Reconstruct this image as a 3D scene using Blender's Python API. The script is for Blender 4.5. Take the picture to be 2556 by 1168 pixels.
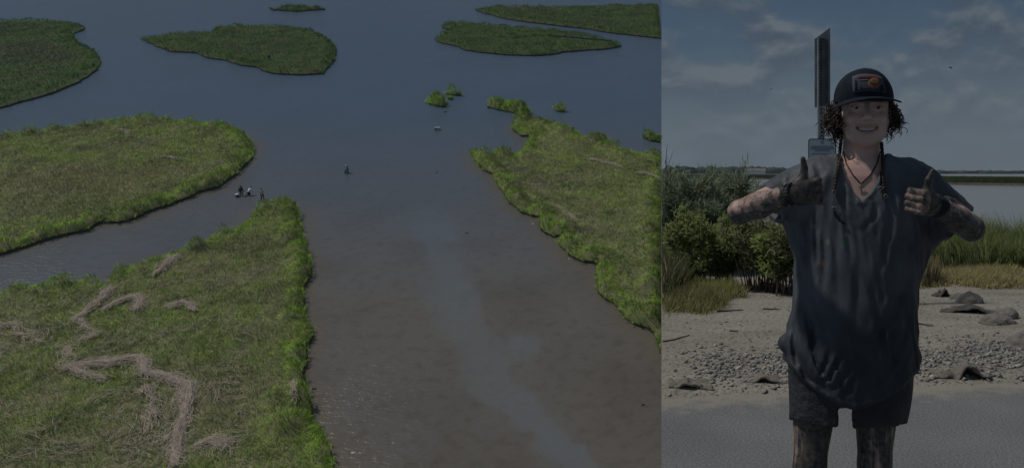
import bpy, bmesh, math, random
import numpy as np
from mathutils import Vector, Matrix
from mathutils.geometry import delaunay_2d_cdt

for o in list(bpy.data.objects):
    bpy.data.objects.remove(o)
scene = bpy.context.scene
COL = scene.collection
R = math.radians
rng = np.random.default_rng(7)

# ------------------------------------------------------------------ camera, sky, sun, exposure
F = 2000.0                 # focal length in photograph pixels (2556 wide)
CZ = 1.40                  # eye height above the road
CX, CY = 1651.0, 430.0     # principal point; the two places meet at the plane X = 0
cam_d = bpy.data.cameras.new('camera')
cam = bpy.data.objects.new('camera', cam_d)
COL.objects.link(cam)
cam.location = (0, 0, CZ)
cam.rotation_euler = (R(90), 0, 0)
cam_d.sensor_width = 36.0
cam_d.sensor_fit = 'HORIZONTAL'
cam_d.lens = 36.0 * F / 2556.0
cam_d.shift_x = (1278.0 - CX) / 2556.0
cam_d.shift_y = (CY - 584.0) / 2556.0
cam_d.clip_start = 0.05
cam_d.clip_end = 20000.0
scene.camera = cam

SUN_EL, SUN_AZ = R(58), R(-92)      # azimuth measured from +Y towards +X
sun_dir = Vector((math.sin(SUN_AZ) * math.cos(SUN_EL), math.cos(SUN_AZ) * math.cos(SUN_EL), math.sin(SUN_EL)))
sun_d = bpy.data.lights.new('sun', 'SUN')
sun_d.energy = 3.3
sun_d.angle = R(3.0)
sun_d.color = (1.0, 0.95, 0.88)
sun = bpy.data.objects.new('sun', sun_d)
COL.objects.link(sun)
sun.rotation_euler = sun_dir.to_track_quat('Z', 'Y').to_euler()
sun.location = (0, -5, 40)

world = bpy.data.worlds.new('World')
scene.world = world
world.use_nodes = True
wt = world.node_tree
wt.nodes.clear()


def nd(tree, typ, **kw):
    n = tree.nodes.new(typ)
    for k, v in kw.items():
        if k.startswith('i_'):
            n.inputs[k[2:].replace('_', ' ')].default_value = v
        else:
            setattr(n, k, v)
    return n


def ramp(tree, stops, interp='LINEAR'):
    n = tree.nodes.new('ShaderNodeValToRGB')
    n.color_ramp.interpolation = interp
    e = n.color_ramp.elements
    while len(e) > 1:
        e.remove(e[-1])
    for i, (p, c) in enumerate(stops):
        el = e[0] if i == 0 else e.new(p)
        el.position = p
        c = (c, c, c) if not hasattr(c, '__len__') else c
        el.color = (c[0], c[1], c[2], 1)
    return n


def mixc(tree, fac, a, b, blend='MIX'):
    n = tree.nodes.new('ShaderNodeMix')
    n.data_type = 'RGBA'
    n.blend_type = blend
    for s, v in ((n.inputs[0], fac), (n.inputs[6], a), (n.inputs[7], b)):
        if hasattr(v, 'is_linked') or isinstance(v, bpy.types.NodeSocket):
            tree.links.new(v, s)
        elif hasattr(v, '__len__'):
            s.default_value = (v[0], v[1], v[2], 1)
        else:
            s.default_value = v
    return n.outputs[2]


def L(tree, a, b):
    tree.links.new(a, b)


def math_n(tree, op, a, b=None, c=None, clamp=False):
    n = tree.nodes.new('ShaderNodeMath')
    n.operation = op
    n.use_clamp = clamp
    for i, v in enumerate((a, b, c)):
        if v is None:
            continue
        if isinstance(v, bpy.types.NodeSocket):
            tree.links.new(v, n.inputs[i])
        else:
            n.inputs[i].default_value = v
    return n.outputs[0]


sky = nd(wt, 'ShaderNodeTexSky', sky_type='NISHITA', sun_disc=False, sun_elevation=SUN_EL, sun_rotation=SUN_AZ,
         altitude=0.0, air_density=1.0, dust_density=1.6, ozone_density=1.6)
tc = nd(wt, 'ShaderNodeTexCoord')


def cloud_noise(offset, scale, detail, stretch=(5.0, 5.0, 15.0)):
    mp = nd(wt, 'ShaderNodeMapping')
    mp.inputs['Location'].default_value = offset
    mp.inputs['Scale'].default_value = stretch
    L(wt, tc.outputs['Generated'], mp.inputs['Vector'])
    nz = nd(wt, 'ShaderNodeTexNoise', i_Scale=scale, i_Detail=detail, i_Roughness=0.54)
    nz.inputs['Distortion'].default_value = 0.25
    L(wt, mp.outputs[0], nz.inputs['Vector'])
    return nz.outputs[0]


CLOUD_AT = (3.7, 1.2, 0.35)


def cloud_density(dz):
    """low cumulus: big soft cells with a billowed edge"""
    at = (CLOUD_AT[0], CLOUD_AT[1], CLOUD_AT[2] + dz)
    big = cloud_noise(at, 1.7, 10.0, (5.0, 5.0, 9.0))
    return big


c1 = cloud_density(0.0)
c1b = cloud_density(0.11)
cov = ramp(wt, [(0.40, 0.10), (0.47, 0.55), (0.52, 0.95), (0.60, 1.0)])
L(wt, c1, cov.inputs[0])
# light and dark sides of the clouds: density here against density a little higher up
diff = math_n(wt, 'SUBTRACT', c1, c1b)
lit = math_n(wt, 'MULTIPLY_ADD', diff, 7.0, 0.30, clamp=True)
ccol = ramp(wt, [(0.0, (1.9, 2.75, 3.8)), (0.45, (2.65, 3.55, 4.6)), (1.0, (4.1, 4.95, 5.7))])
L(wt, lit, ccol.inputs[0])
skyc = mixc(wt, 1.0, sky.outputs[0], (0.74, 0.9, 1.0), 'MULTIPLY')
wmix = mixc(wt, cov.outputs[0], skyc, ccol.outputs[0])
# thin veil of haze towards the horizon all the way round
sep = nd(wt, 'ShaderNodeSeparateXYZ')
L(wt, tc.outputs['Generated'], sep.inputs[0])
veil = nd(wt, 'ShaderNodeMapRange')
L(wt, sep.outputs[2], veil.inputs[0])
veil.inputs[1].default_value = 0.0
veil.inputs[2].default_value = 0.16
veil.inputs[3].default_value = 0.75
veil.inputs[4].default_value = 0.0
wmix2 = mixc(wt, veil.outputs[0], wmix, (4.45, 5.7, 6.8))
bg = nd(wt, 'ShaderNodeBackground')
bg.inputs[1].default_value = 0.055
L(wt, wmix2, bg.inputs[0])
wo = nd(wt, 'ShaderNodeOutputWorld')
L(wt, bg.outputs[0], wo.inputs[0])

scene.view_settings.view_transform = 'Standard'
scene.view_settings.look = 'None'
scene.view_settings.gamma = 1.0
scene.view_settings.exposure = -1.0
scene.render.engine = 'CYCLES'
scene.cycles.use_denoising = True
scene.cycles.max_bounces = 6
scene.cycles.diffuse_bounces = 3
scene.cycles.glossy_bounces = 3
scene.cycles.transparent_max_bounces = 6


# ------------------------------------------------------------------ helpers
def _hash(i, seed):
    h = (i[..., 0] * 374761393 + i[..., 1] * 668265263 + i[..., 2] * 2147483647 + seed * 144665) & 0xffffffff
    h = ((h ^ (h >> 13)) * 1274126177) & 0xffffffff
    h = (h ^ (h >> 16)) & 0xffffffff
    return h.astype(np.float64) / 4294967295.0


def vnoise(p, seed=0):
    """value noise, p (N,2) or (N,3) -> 0..1"""
    p = np.asarray(p, float)
    if p.shape[1] == 2:
        p = np.concatenate([p, np.zeros((len(p), 1))], 1)
    i = np.floor(p).astype(np.int64)
    f = p - i
    f = f * f * (3 - 2 * f)
    out = 0
    for dx in (0, 1):
        wx = f[:, 0] if dx else 1 - f[:, 0]
        for dy in (0, 1):
            wy = f[:, 1] if dy else 1 - f[:, 1]
            for dz in (0, 1):
                wz = f[:, 2] if dz else 1 - f[:, 2]
                out = out + wx * wy * wz * _hash(i + np.array([dx, dy, dz]), seed)
    return out


def fbm(p, octaves=3, seed=0):
    p = np.asarray(p, float)
    a, s, out = 1.0, 0.0, 0.0
    for k in range(octaves):
        out = out + a * vnoise(p * (2 ** k), seed + 17 * k)
        s += a
        a *= 0.5
    return out / s


def make_mesh(name, verts, faces, mat=None, parent=None, smooth=False, colors=None, attrs=None):
    """verts (N,3) array, faces (M,k) array of equal-sized faces or list of such arrays"""
    me = bpy.data.meshes.new(name)
    verts = np.asarray(verts, np.float32)
    fl = faces if isinstance(faces, list) else [faces]
    fl = [np.asarray(f, np.int32) for f in fl if len(f)]
    me.vertices.add(len(verts))
    me.vertices.foreach_set('co', verts.ravel())
    loops = np.concatenate([f.ravel() for f in fl])
    tot = np.concatenate([np.full(len(f), f.shape[1], np.int32) for f in fl])
    start = np.concatenate([[0], np.cumsum(tot)[:-1]]).astype(np.int32)
    me.loops.add(len(loops))
    me.loops.foreach_set('vertex_index', loops)
    me.polygons.add(len(tot))
    me.polygons.foreach_set('loop_start', start)
    if smooth:
        me.polygons.foreach_set('use_smooth', np.ones(len(tot), bool))
    me.update(calc_edges=True)
    if colors is not None:
        a = me.color_attributes.new('col', 'FLOAT_COLOR', 'POINT')
        c = np.ones((len(verts), 4), np.float32)
        c[:, :3] = colors
        a.data.foreach_set('color', c.ravel())
    for k, v in (attrs or {}).items():
        v = np.asarray(v, np.float32)
        if v.ndim == 2:
            a = me.attributes.new(k, 'FLOAT_VECTOR', 'POINT')
            a.data.foreach_set('vector', v.ravel())
        else:
            a = me.attributes.new(k, 'FLOAT', 'POINT')
            a.data.foreach_set('value', v)
    if mat:
        me.materials.append(mat)
    o = bpy.data.objects.new(name, me)
    COL.objects.link(o)
    if parent is not None:
        o.parent = parent
    return o


def bm_obj(name, bm, mat=None, parent=None, smooth=False):
    me = bpy.data.meshes.new(name)
    bm.to_mesh(me)
    bm.free()
    if smooth:
        me.polygons.foreach_set('use_smooth', np.ones(len(me.polygons), bool))
    if mat:
        me.materials.append(mat)
    o = bpy.data.objects.new(name, me)
    COL.objects.link(o)
    if parent is not None:
        o.parent = parent
    return o


def empty(name, loc=(0, 0, 0), matrix=None):
    o = bpy.data.objects.new(name, None)
    o.empty_display_size = 0.2
    COL.objects.link(o)
    if matrix is not None:
        o.matrix_world = matrix
    else:
        o.location = loc
    return o


def tag(o, label=None, cat=None, group=None, kind=None):
    if label:
        o['label'] = label
    if cat:
        o['category'] = cat
    if group:
        o['group'] = group
    if kind:
        o['kind'] = kind
    return o


def material(name, base=(0.5, 0.5, 0.5), rough=0.8, spec=0.3):
    m = bpy.data.materials.new(name)
    m.use_nodes = True
    b = m.node_tree.nodes['Principled BSDF']
    b.inputs['Base Color'].default_value = (*base, 1)
    b.inputs['Roughness'].default_value = rough
    b.inputs['Specular IOR Level'].default_value = spec
    return m, m.node_tree, b


def noise_mat(name, c1, c2, scale=5.0, rough=0.85, bump=0.0, bscale=None, detail=6.0, spec=0.25, stops=(0.35, 0.65), dist=0.02):
    m, t, b = material(name, c1, rough, spec)
    co = nd(t, 'ShaderNodeTexCoord')
    nz = nd(t, 'ShaderNodeTexNoise', i_Scale=scale, i_Detail=detail)
    L(t, co.outputs['Object'], nz.inputs['Vector'])
    rp = ramp(t, [(stops[0], c1), (stops[1], c2)])
    L(t, nz.outputs[0], rp.inputs[0])
    L(t, rp.outputs[0], b.inputs['Base Color'])
    if bump:
        n2 = nd(t, 'ShaderNodeTexNoise', i_Scale=bscale or scale * 4, i_Detail=5.0)
        L(t, co.outputs['Object'], n2.inputs['Vector'])
        bp = nd(t, 'ShaderNodeBump', i_Strength=bump, i_Distance=dist)
        L(t, n2.outputs[0], bp.inputs['Height'])
        L(t, bp.outputs[0], b.inputs['Normal'])
    return m


def attr_mat(name, rough=0.75, spec=0.15, translucent=0.0, up=None, nattr=None):
    """material whose base colour is the 'col' attribute (every blade or straw has its own hue)"""
    m, t, b = material(name, (0.1, 0.1, 0.1), rough, spec)
    a = nd(t, 'ShaderNodeAttribute', attribute_name='col')
    L(t, a.outputs['Color'], b.inputs['Base Color'])
    if up is not None:
        # soft leaf normals: thin blades catch light like the tuft they belong to
        geo = nd(t, 'ShaderNodeNewGeometry')
        s1 = nd(t, 'ShaderNodeVectorMath', operation='SCALE')
        L(t, geo.outputs['Normal'], s1.inputs[0])
        s1.inputs['Scale'].default_value = 0.35
        s2 = nd(t, 'ShaderNodeVectorMath', operation='ADD')
        L(t, s1.outputs[0], s2.inputs[0])
        s2.inputs[1].default_value = up
        if nattr:
            na = nd(t, 'ShaderNodeAttribute', attribute_name=nattr)
            L(t, na.outputs['Vector'], s2.inputs[1])
        s3 = nd(t, 'ShaderNodeVectorMath', operation='NORMALIZE')
        L(t, s2.outputs[0], s3.inputs[0])
        L(t, s3.outputs[0], b.inputs['Normal'])
    if translucent:
        tr = nd(t, 'ShaderNodeBsdfTranslucent')
        L(t, a.outputs['Color'], tr.inputs['Color'])
        mx = nd(t, 'ShaderNodeMixShader')
        mx.inputs[0].default_value = translucent
        L(t, b.outputs[0], mx.inputs[1])
        L(t, tr.outputs[0], mx.inputs[2])
        L(t, mx.outputs[0], t.nodes['Material Output'].inputs['Surface'])
    return m


def P(x, y, Y):
    """photograph pixel at depth Y -> world point"""
    return np.array([(x - CX) / F * Y, Y, CZ + (CY - y) / F * Y])


def ground_at(x, y, z=0.0):
    """photograph pixel on the level plane z -> world point"""
    Y = (CZ - z) * F / (y - CY)
    return P(x, y, Y)


def blades(base, length, width, lean, az, colors, bend=0.35, width_dir=None, two=True):
    """grass blades as tapered strips: base (N,3); lean angle from vertical, az direction of lean"""
    n = len(base)
    d = np.stack([np.cos(az), np.sin(az), np.zeros(n)], 1)
    if width_dir is None:
        wa = rng.uniform(0, 2 * np.pi, n)
        w = np.stack([np.cos(wa), np.sin(wa), np.zeros(n)], 1)
    else:
        w = width_dir
    up = np.array([0, 0, 1.0])
    L1 = length * 0.55
    p1 = base + d * (np.sin(lean * (1 - bend)) * L1)[:, None] + up * (np.cos(lean * (1 - bend)) * L1)[:, None]
    l2 = lean * (1 + bend)
    p2 = p1 + d * (np.sin(l2) * (length - L1))[:, None] + up * (np.cos(l2) * (length - L1))[:, None]
    hw = (width * 0.5)[:, None]
    if two:
        v = np.stack([base - w * hw, base + w * hw, p1 + w * hw * 0.75, p1 - w * hw * 0.75, p2], 1).reshape(-1, 3)
        k = np.arange(n)[:, None] * 5
        q = k + np.array([[0, 1, 2, 3]])
        tr = k + np.array([[3, 2, 4]])
        return v, [q, tr], np.repeat(colors, 5, 0)
    v = np.stack([base - w * hw, base + w * hw, p2], 1).reshape(-1, 3)
    k = np.arange(n)[:, None] * 3
    return v, [k + np.array([[0, 1, 2]])], np.repeat(colors, 3, 0)


def merge_geo(parts):
    vs, cs, fq = [], [], {}
    off = 0
    for v, fl, c in parts:
        for f in fl:
            fq.setdefault(f.shape[1], []).append(f + off)
        vs.append(v)
        cs.append(c)
        off += len(v)
    return np.concatenate(vs), [np.concatenate(x) for x in fq.values()], np.concatenate(cs)


def inside(poly, p):
    x, y = p[:, 0], p[:, 1]
    res = np.zeros(len(p), bool)
    a = poly
    b = np.roll(poly, -1, 0)
    for (x1, y1), (x2, y2) in zip(a, b):
        if y1 == y2:
            continue
        c = ((y1 > y) != (y2 > y)) & (x < (x2 - x1) * (y - y1) / (y2 - y1) + x1)
        res ^= c
    return res


def dist_poly(poly, p):
    best = np.full(len(p), 1e9)
    near = np.zeros((len(p), 2))
    a = poly
    b = np.roll(poly, -1, 0)
    for s, e in zip(a, b):
        d = e - s
        l2 = max(d @ d, 1e-12)
        t = np.clip(((p - s) @ d) / l2, 0, 1)
        q = s + t[:, None] * d
        dd = np.hypot(*(p - q).T)
        m = dd < best
        best[m] = dd[m]
        near[m] = q[m]
    return best, near


def resample(poly, step, closed=True):
    poly = np.asarray(poly, float)
    pts = np.concatenate([poly, poly[:1]]) if closed else poly
    seg = np.hypot(*np.diff(pts, axis=0).T)
    s = np.concatenate([[0], np.cumsum(seg)])
    n = max(int(s[-1] / step), 3)
    t = np.linspace(0, s[-1], n, endpoint=not closed)
    return np.stack([np.interp(t, s, pts[:, 0]), np.interp(t, s, pts[:, 1])], 1)

# ------------------------------------------------------------------ the marsh: a tilted plane of water with grass islands
TILT = math.atan2(766.0, F)
DIST = 45.0                 # metres from the camera to the water, square to it
MR = Matrix.Rotation(TILT, 4, 'X')
nrm = np.array([0, -math.sin(TILT), math.cos(TILT)])
CAMP = np.array([0, 0, CZ])
ORG = CAMP - DIST * nrm
MARSH = Matrix.Translation(Vector(ORG)) @ MR
MRn = np.array(MR.to_3x3())


def marsh(x, y, h=0.0):
    """photograph pixel -> marsh-local (u, v) for a point h above the water"""
    d = np.array([(x - CX) / F, 1.0, (CY - y) / F])
    s = (-DIST + h) / (nrm @ d)
    p = CAMP + s * d - ORG
    l = MRn.T @ p
    return l[:2]


def px_per_m(y):
    return F * (-(nrm @ np.array([0, 1.0, (CY - y) / F]))) / DIST


# water: mud bed seen through a thin sheet, sky mirrored at low angles
wm, t, b = material('marsh_water', (0.12, 0.105, 0.09), 0.24, 0.5)
b.inputs['IOR'].default_value = 1.33
co = nd(t, 'ShaderNodeTexCoord')
n1 = nd(t, 'ShaderNodeTexNoise', i_Scale=0.09, i_Detail=5.0)
L(t, co.outputs['Object'], n1.inputs['Vector'])
r1 = ramp(t, [(0.30, (0.130, 0.118, 0.104)), (0.55, (0.155, 0.143, 0.128)), (0.72, (0.146, 0.138, 0.132))])
L(t, n1.outputs[0], r1.inputs[0])
n2 = nd(t, 'ShaderNodeTexNoise', i_Scale=0.8, i_Detail=5.0)
L(t, co.outputs['Object'], n2.inputs['Vector'])
r2 = ramp(t, [(0.32, (0.86, 0.85, 0.83)), (0.50, (1, 1, 1))])
L(t, n2.outputs[0], r2.inputs[0])
bed = mixc(t, 1.0, r1.outputs[0], r2.outputs[0], 'MULTIPLY')
sheen = nd(t, 'ShaderNodeAttribute', attribute_name='channel')
sky_tint = nd(t, 'ShaderNodeAttribute', attribute_name='sky_tint')
bed_sheen = mixc(t, sheen.outputs['Fac'], bed, (0.158, 0.174, 0.184))  # sheen on the calm water, put into the bed colour
bed_sky = mixc(t, sky_tint.outputs['Fac'], bed_sheen, (0.082, 0.125, 0.190))  # blue sky reflection painted into the base colour
shal = nd(t, 'ShaderNodeAttribute', attribute_name='shallow')
bed_sky = mixc(t, shal.outputs['Fac'], bed_sky, (0.150, 0.126, 0.098))
L(t, bed_sky, b.inputs['Base Color'])
mp = nd(t, 'ShaderNodeMapping')
mp.inputs['Scale'].default_value = (0.40, 0.9, 1.0)
L(t, co.outputs['Object'], mp.inputs['Vector'])
w1 = nd(t, 'ShaderNodeTexNoise', i_Scale=2.4, i_Detail=4.0, i_Roughness=0.6)
L(t, mp.outputs[0], w1.inputs['Vector'])
w2 = nd(t, 'ShaderNodeTexNoise', i_Scale=0.06, i_Detail=3.0)
L(t, co.outputs['Object'], w2.inputs['Vector'])
wr = ramp(t, [(0.36, 0.45), (0.66, 1.0)])
L(t, w2.outputs[0], wr.inputs[0])
rough_area = nd(t, 'ShaderNodeAttribute', attribute_name='sky_tint')
wh = math_n(t, 'MULTIPLY', w1.outputs[0], wr.outputs[0])
bp = nd(t, 'ShaderNodeBump', i_Strength=0.85, i_Distance=0.155)
L(t, wh, bp.inputs['Height'])
L(t, bp.outputs[0], b.inputs['Normal'])

# water sheet as a grid so that bed colour and painted sky tint can vary over it
ys = np.concatenate([np.linspace(-90, 1200, 205), np.linspace(1230, 2200, 24)])
xs = np.concatenate([np.linspace(-1000, -90, 26), np.linspace(-75, 1651, 240)])
uv = np.array([[marsh(x, y) for x in xs] for y in ys])
U, V = uv[..., 0], uv[..., 1]
gx, gy = np.meshgrid(xs, ys)
# pale sky sheen of calmer water up the middle, painted into the colour
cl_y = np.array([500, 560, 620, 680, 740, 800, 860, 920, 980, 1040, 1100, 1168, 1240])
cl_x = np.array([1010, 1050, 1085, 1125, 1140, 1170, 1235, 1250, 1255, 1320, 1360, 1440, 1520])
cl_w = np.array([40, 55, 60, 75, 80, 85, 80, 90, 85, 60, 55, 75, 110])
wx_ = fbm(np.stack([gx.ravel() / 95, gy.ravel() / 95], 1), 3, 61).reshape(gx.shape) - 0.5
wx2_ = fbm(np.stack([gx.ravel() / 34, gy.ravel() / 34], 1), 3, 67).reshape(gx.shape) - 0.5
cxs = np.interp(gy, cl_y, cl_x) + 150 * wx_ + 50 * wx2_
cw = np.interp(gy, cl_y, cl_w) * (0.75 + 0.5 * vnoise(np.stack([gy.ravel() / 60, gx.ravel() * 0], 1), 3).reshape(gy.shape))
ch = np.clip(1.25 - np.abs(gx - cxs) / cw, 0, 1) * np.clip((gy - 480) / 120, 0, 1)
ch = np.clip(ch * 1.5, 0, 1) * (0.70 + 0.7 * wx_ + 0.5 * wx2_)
sky_amt = np.clip((800 - gy) / 540, 0, 1) ** 1.25  # painted sky reflection, stronger towards the far water
sky_amt = np.maximum(sky_amt, 0.42 * np.clip((640 - gx) / 60, 0, 1))
sky_amt = np.maximum(sky_amt, 0)
verts = np.stack([U.ravel(), V.ravel(), np.zeros(U.size)], 1)
ny, nx = U.shape
ii = np.arange(ny * nx).reshape(ny, nx)
fc = np.stack([ii[:-1, :-1], ii[1:, :-1], ii[1:, 1:], ii[:-1, 1:]], -1).reshape(-1, 4)
# the sheet runs on beneath the shore, below the bay, so that no gap opens beside it
ev = np.linspace(marsh(CX, 470)[1], marsh(CX, 2200)[1], 40)
eu = np.linspace(0, 70, 8)
euu, evv = np.meshgrid(eu, ev)
ex_i = np.arange(euu.size).reshape(euu.shape) + len(verts)
verts = np.concatenate([verts, np.stack([euu.ravel(), evv.ravel(), np.zeros(euu.size)], 1)])
fc = np.concatenate([fc, np.stack([ex_i[:-1, :-1], ex_i[1:, :-1], ex_i[1:, 1:], ex_i[:-1, 1:]], -1).reshape(-1, 4)])
zz_ = np.zeros(euu.size)
water = make_mesh('marsh_water', verts, fc, wm, smooth=True, attrs={'channel': np.concatenate([ch.ravel(), zz_]), 'sky_tint': np.concatenate([sky_amt.ravel(), zz_ + 0.3]), 'shallow': np.zeros(len(verts))})
water.matrix_world = MARSH
tag(water, 'shallow tidal water over brown mud between the grass islands', 'water', kind='structure')

turf_m = noise_mat('marsh_turf', (0.110, 0.135, 0.050), (0.235, 0.235, 0.115), 0.9, 0.9, 0.6, 6.0)
far_turf_m = noise_mat('far_marsh_turf', (0.050, 0.078, 0.028), (0.095, 0.105, 0.050), 0.15, 0.9, 0.6, 2.0)
_t = turf_m.node_tree
_b = _t.nodes['Principled BSDF']
_src = _b.inputs['Base Color'].links[0].from_socket
_a = nd(_t, 'ShaderNodeAttribute', attribute_name='bare')
L(_t, mixc(_t, _a.outputs['Fac'], _src, (0.075, 0.066, 0.058)), _b.inputs['Base Color'])
mud_m = noise_mat('marsh_mud', (0.045, 0.038, 0.030), (0.10, 0.085, 0.068), 1.4, 0.7, 0.6, 6.0)
grass_m = attr_mat('marsh_grass', 0.7, 0.12, 0.25, up=tuple(nrm), nattr='sward')
straw_m = attr_mat('dry_reed', 0.8, 0.15, up=tuple(nrm))

GREEN_EDGE = np.array([0.315, 0.525, 0.056])
GREEN_IN = np.array([0.320, 0.475, 0.092])
GREEN_DARK = np.array([0.135, 0.190, 0.060])
OLIVE = np.array([0.400, 0.450, 0.200])
RUST = np.array([0.285, 0.220, 0.150])
STRAW = np.array([0.52, 0.44, 0.36])

BARE = []        # (px x, px y, px radius x, px radius y): patches of open mud among the grass
for v in ((1300, 425, 36, 7), (1355, 455, 30, 8), (1470, 575, 30, 6), (1600, 730, 26, 13), (640, 810, 9, 20), (615, 865, 13, 12)):
    c = marsh(v[0], v[1], 0.5)
    ex = marsh(v[0] + v[2], v[1], 0.5)
    ey = marsh(v[0], v[1] - v[3], 0.5)
    BARE.append((c, np.hypot(*(ex - c)), np.hypot(*(ey - c))))


def island(name, pts, label, density, blade_w, blade_l, far, rust=0.3, straw=0.25, bank=0.6, dome=0.0, lump=0.35, edge_band=2.2,
           cat='marsh island', jag=0.25, group=None, tone=1.0, edge_gain=1.0, olive=0.5, mound=1.0):
    """pts: (px x, px y, height at which that outline point is seen)"""
    poly = np.array([marsh(*p) for p in pts])
    step = 0.5 if not far else 1.2
    poly = resample(poly, step)
    k = np.arange(len(poly))
    nz = np.stack([fbm(poly * 0.55, 3, 5) - 0.5, fbm(poly * 0.55 + 40, 3, 9) - 0.5], 1)
    poly = poly + nz * 2 * jag
    poly = poly[poly[:, 0] < 1.0] if len(poly[poly[:, 0] < 1.0]) > 4 else poly
    # clip to the marsh half (u < 0)
    poly[:, 0] = np.minimum(poly[:, 0], -0.02)
    root = empty(name, matrix=MARSH)
    tag(root, label, cat, group)
    # ground: top surface by triangulation with inner points, and a mud bank
    lo, hi = poly.min(0), poly.max(0)
    gs = max(0.7, (hi - lo).max() / (90 if not far else 45))
    gxx, gyy = np.meshgrid(np.arange(lo[0], hi[0], gs), np.arange(lo[1], hi[1], gs))
    gp = np.stack([gxx.ravel(), gyy.ravel()], 1) + rng.uniform(-0.3, 0.3, (gxx.size, 2)) * gs
    m = inside(poly, gp)
    gp = gp[m]
    if len(gp):
        dd, _ = dist_poly(poly, gp)
        gp = gp[dd > gs * 0.6]
    bpts = poly[::2] if len(poly) > 40 else poly
    allp = [Vector(p) for p in np.concatenate([bpts, gp])] if len(gp) else [Vector(p) for p in bpts]
    nb = len(bpts)
    res = delaunay_2d_cdt(allp, [], [list(range(nb))], 1, 1e-5)
    vv = np.array([(p[0], p[1]) for p in res[0]])
    ff = np.array([f for f in res[2] if len(f) == 3])

    # tussock mounds along the rim, each a mop of grass
    rp_ = resample(poly, 2.1 if not far else 4.5)
    mc, mr, mh = [], [], []
    for q in rp_:
        for rep in range(2):
            c_ = q + rng.normal(0, 1, 2) * (0.45 + 0.85 * rep)
            if c_[0] < -0.4 and inside(poly, c_[None])[0]:
                mc.append(c_)
                mr.append(rng.uniform(0.75, 1.5) * (1.0 if not far else 1.8))
                mh.append(rng.uniform(0.5, 1.4) * mound * (1 if rep == 0 else 0.7))
    mc, mr, mh = np.array(mc).reshape(-1, 2), np.array(mr), np.array(mh)

    def mounds(p):
        best = np.zeros(len(p))
        arg = np.full(len(p), -1)
        for i in range(len(mc)):
            dd_ = np.hypot(p[:, 0] - mc[i, 0], p[:, 1] - mc[i, 1])
            v_ = mh[i] * np.exp(-(dd_ / mr[i]) ** 2)
            m_ = v_ > best
            best[m_] = v_[m_]
            arg[m_] = i
        return best, arg

    def top_h(p):
        d, _ = dist_poly(bpts, p)
        h = bank * (1 - np.exp(-d / 0.35)) + dome * (1 - np.exp(-d / 1.6))
        near_edge = np.exp(-d / edge_band)
        h = h + mounds(p)[0] + 0.4 * lump * near_edge * fbm(p * 0.5, 2, 21) + 0.12 * fbm(p * 0.25, 2, 3)
        return h, d

    hh, dv = top_h(vv)
    hh = np.where(dv < 0.02, bank * 0.6, hh)
    v3 = np.concatenate([vv, hh[:, None]], 1)
    bare = np.zeros(len(vv))
    for c, rx, ry in BARE:
        bare = np.maximum(bare, np.clip(2.4 - 1.9 * (np.hypot(*((vv - c) / np.array([rx, ry])).T) + 2.4 * (fbm(vv * 1.1, 3, 77) - 0.42)), 0, 1))
    ground = make_mesh('ground', v3, ff, far_turf_m if far else turf_m, root, smooth=True, attrs={'bare': bare})
    # bank: short undercut wall from the rim down into the water
    a0 = np.concatenate([bpts, np.full((nb, 1), bank * 0.6)], 1)
    a1 = np.concatenate([bpts, np.full((nb, 1), -0.4)], 1)
    i0 = np.arange(nb)
    i1 = (i0 + 1) % nb
    make_mesh('bank', np.concatenate([a0, a1]), np.stack([i0, i1, i1 + nb, i0 + nb], 1), mud_m, root)
    # grass
    area = 0.5 * abs(np.dot(poly[:, 0], np.roll(poly[:, 1], 1)) - np.dot(poly[:, 1], np.roll(poly[:, 0], 1)))
    n = int(area * density * ((hi - lo).prod() / max(area, 1e-6)))
    p = lo + rng.uniform(0, 1, (n, 2)) * (hi - lo)
    # keep to what is near the view (outline may run past the frame)
    p = p[inside(bpts, p)]
    p = p[p[:, 0] < -0.15]
    # beyond the photograph's frame the sward is built more thinly
    wp = ORG + np.concatenate([p, np.full((len(p), 1), 0.6)], 1) @ MRn.T
    fx, fy = CX + wp[:, 0] / wp[:, 1] * F, CY - (wp[:, 2] - CZ) / wp[:, 1] * F
    p = p[((fx > -40) & (fy < 1215)) | (rng.uniform(0, 1, len(p)) < 0.35)]
    h, d = top_h(p)
    edge = np.exp(-(d / (edge_band * 1.25 * (0.7 + 0.6 * fbm(p * 0.4, 2, 19)))) ** 4)
    keep = np.ones(len(p), bool)
    for c, rx, ry in BARE:
        q = (p - c) / np.array([rx, ry])
        keep &= (np.hypot(*q.T) + 2.4 * (fbm(p * 1.1, 3, 77) - 0.42)) > 1.0
    keep |= edge > 0.97
    p, h, d, edge = p[keep], h[keep], d[keep], edge[keep]
    # the rim gets a second helping
    rim = np.concatenate([bpts + rng.normal(0, 0.12, bpts.shape) for _ in range(int(16 if not far else 7))])
    rim = rim[rim[:, 0] < -0.2]
    if len(rim):
        p = np.concatenate([p, rim])
        h = np.concatenate([h, np.full(len(rim), bank * 0.62)])
        d = np.concatenate([d, np.zeros(len(rim))])
        edge = np.concatenate([edge, np.ones(len(rim))])
    n = len(p)
    patch = fbm(p * (0.09 if not far else 0.05), 3, 31)
    patch2 = fbm(p * 0.30, 3, 47)
    fine = fbm(p * 1.3, 2, 53)
    col = GREEN_IN[None] * (1 - edge[:, None]) + GREEN_EDGE[None] * edge_gain * edge[:, None]
    k = np.clip((patch2 - 0.46) * 6, 0, 1)[:, None] * (1 - 0.7 * edge[:, None])
    col = col * (1 - 0.85 * k) + GREEN_DARK * 0.85 * k
    k = np.clip((patch - 0.5) * 5, 0, 1)[:, None] * (1 - edge[:, None]) * rust
    col = col * (1 - k) + RUST * k
    k = np.clip((fine - 0.5) * 5, 0, 1)[:, None] * olive * (1 - edge[:, None])
    col = col * (1 - k) + OLIVE * k
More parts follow.
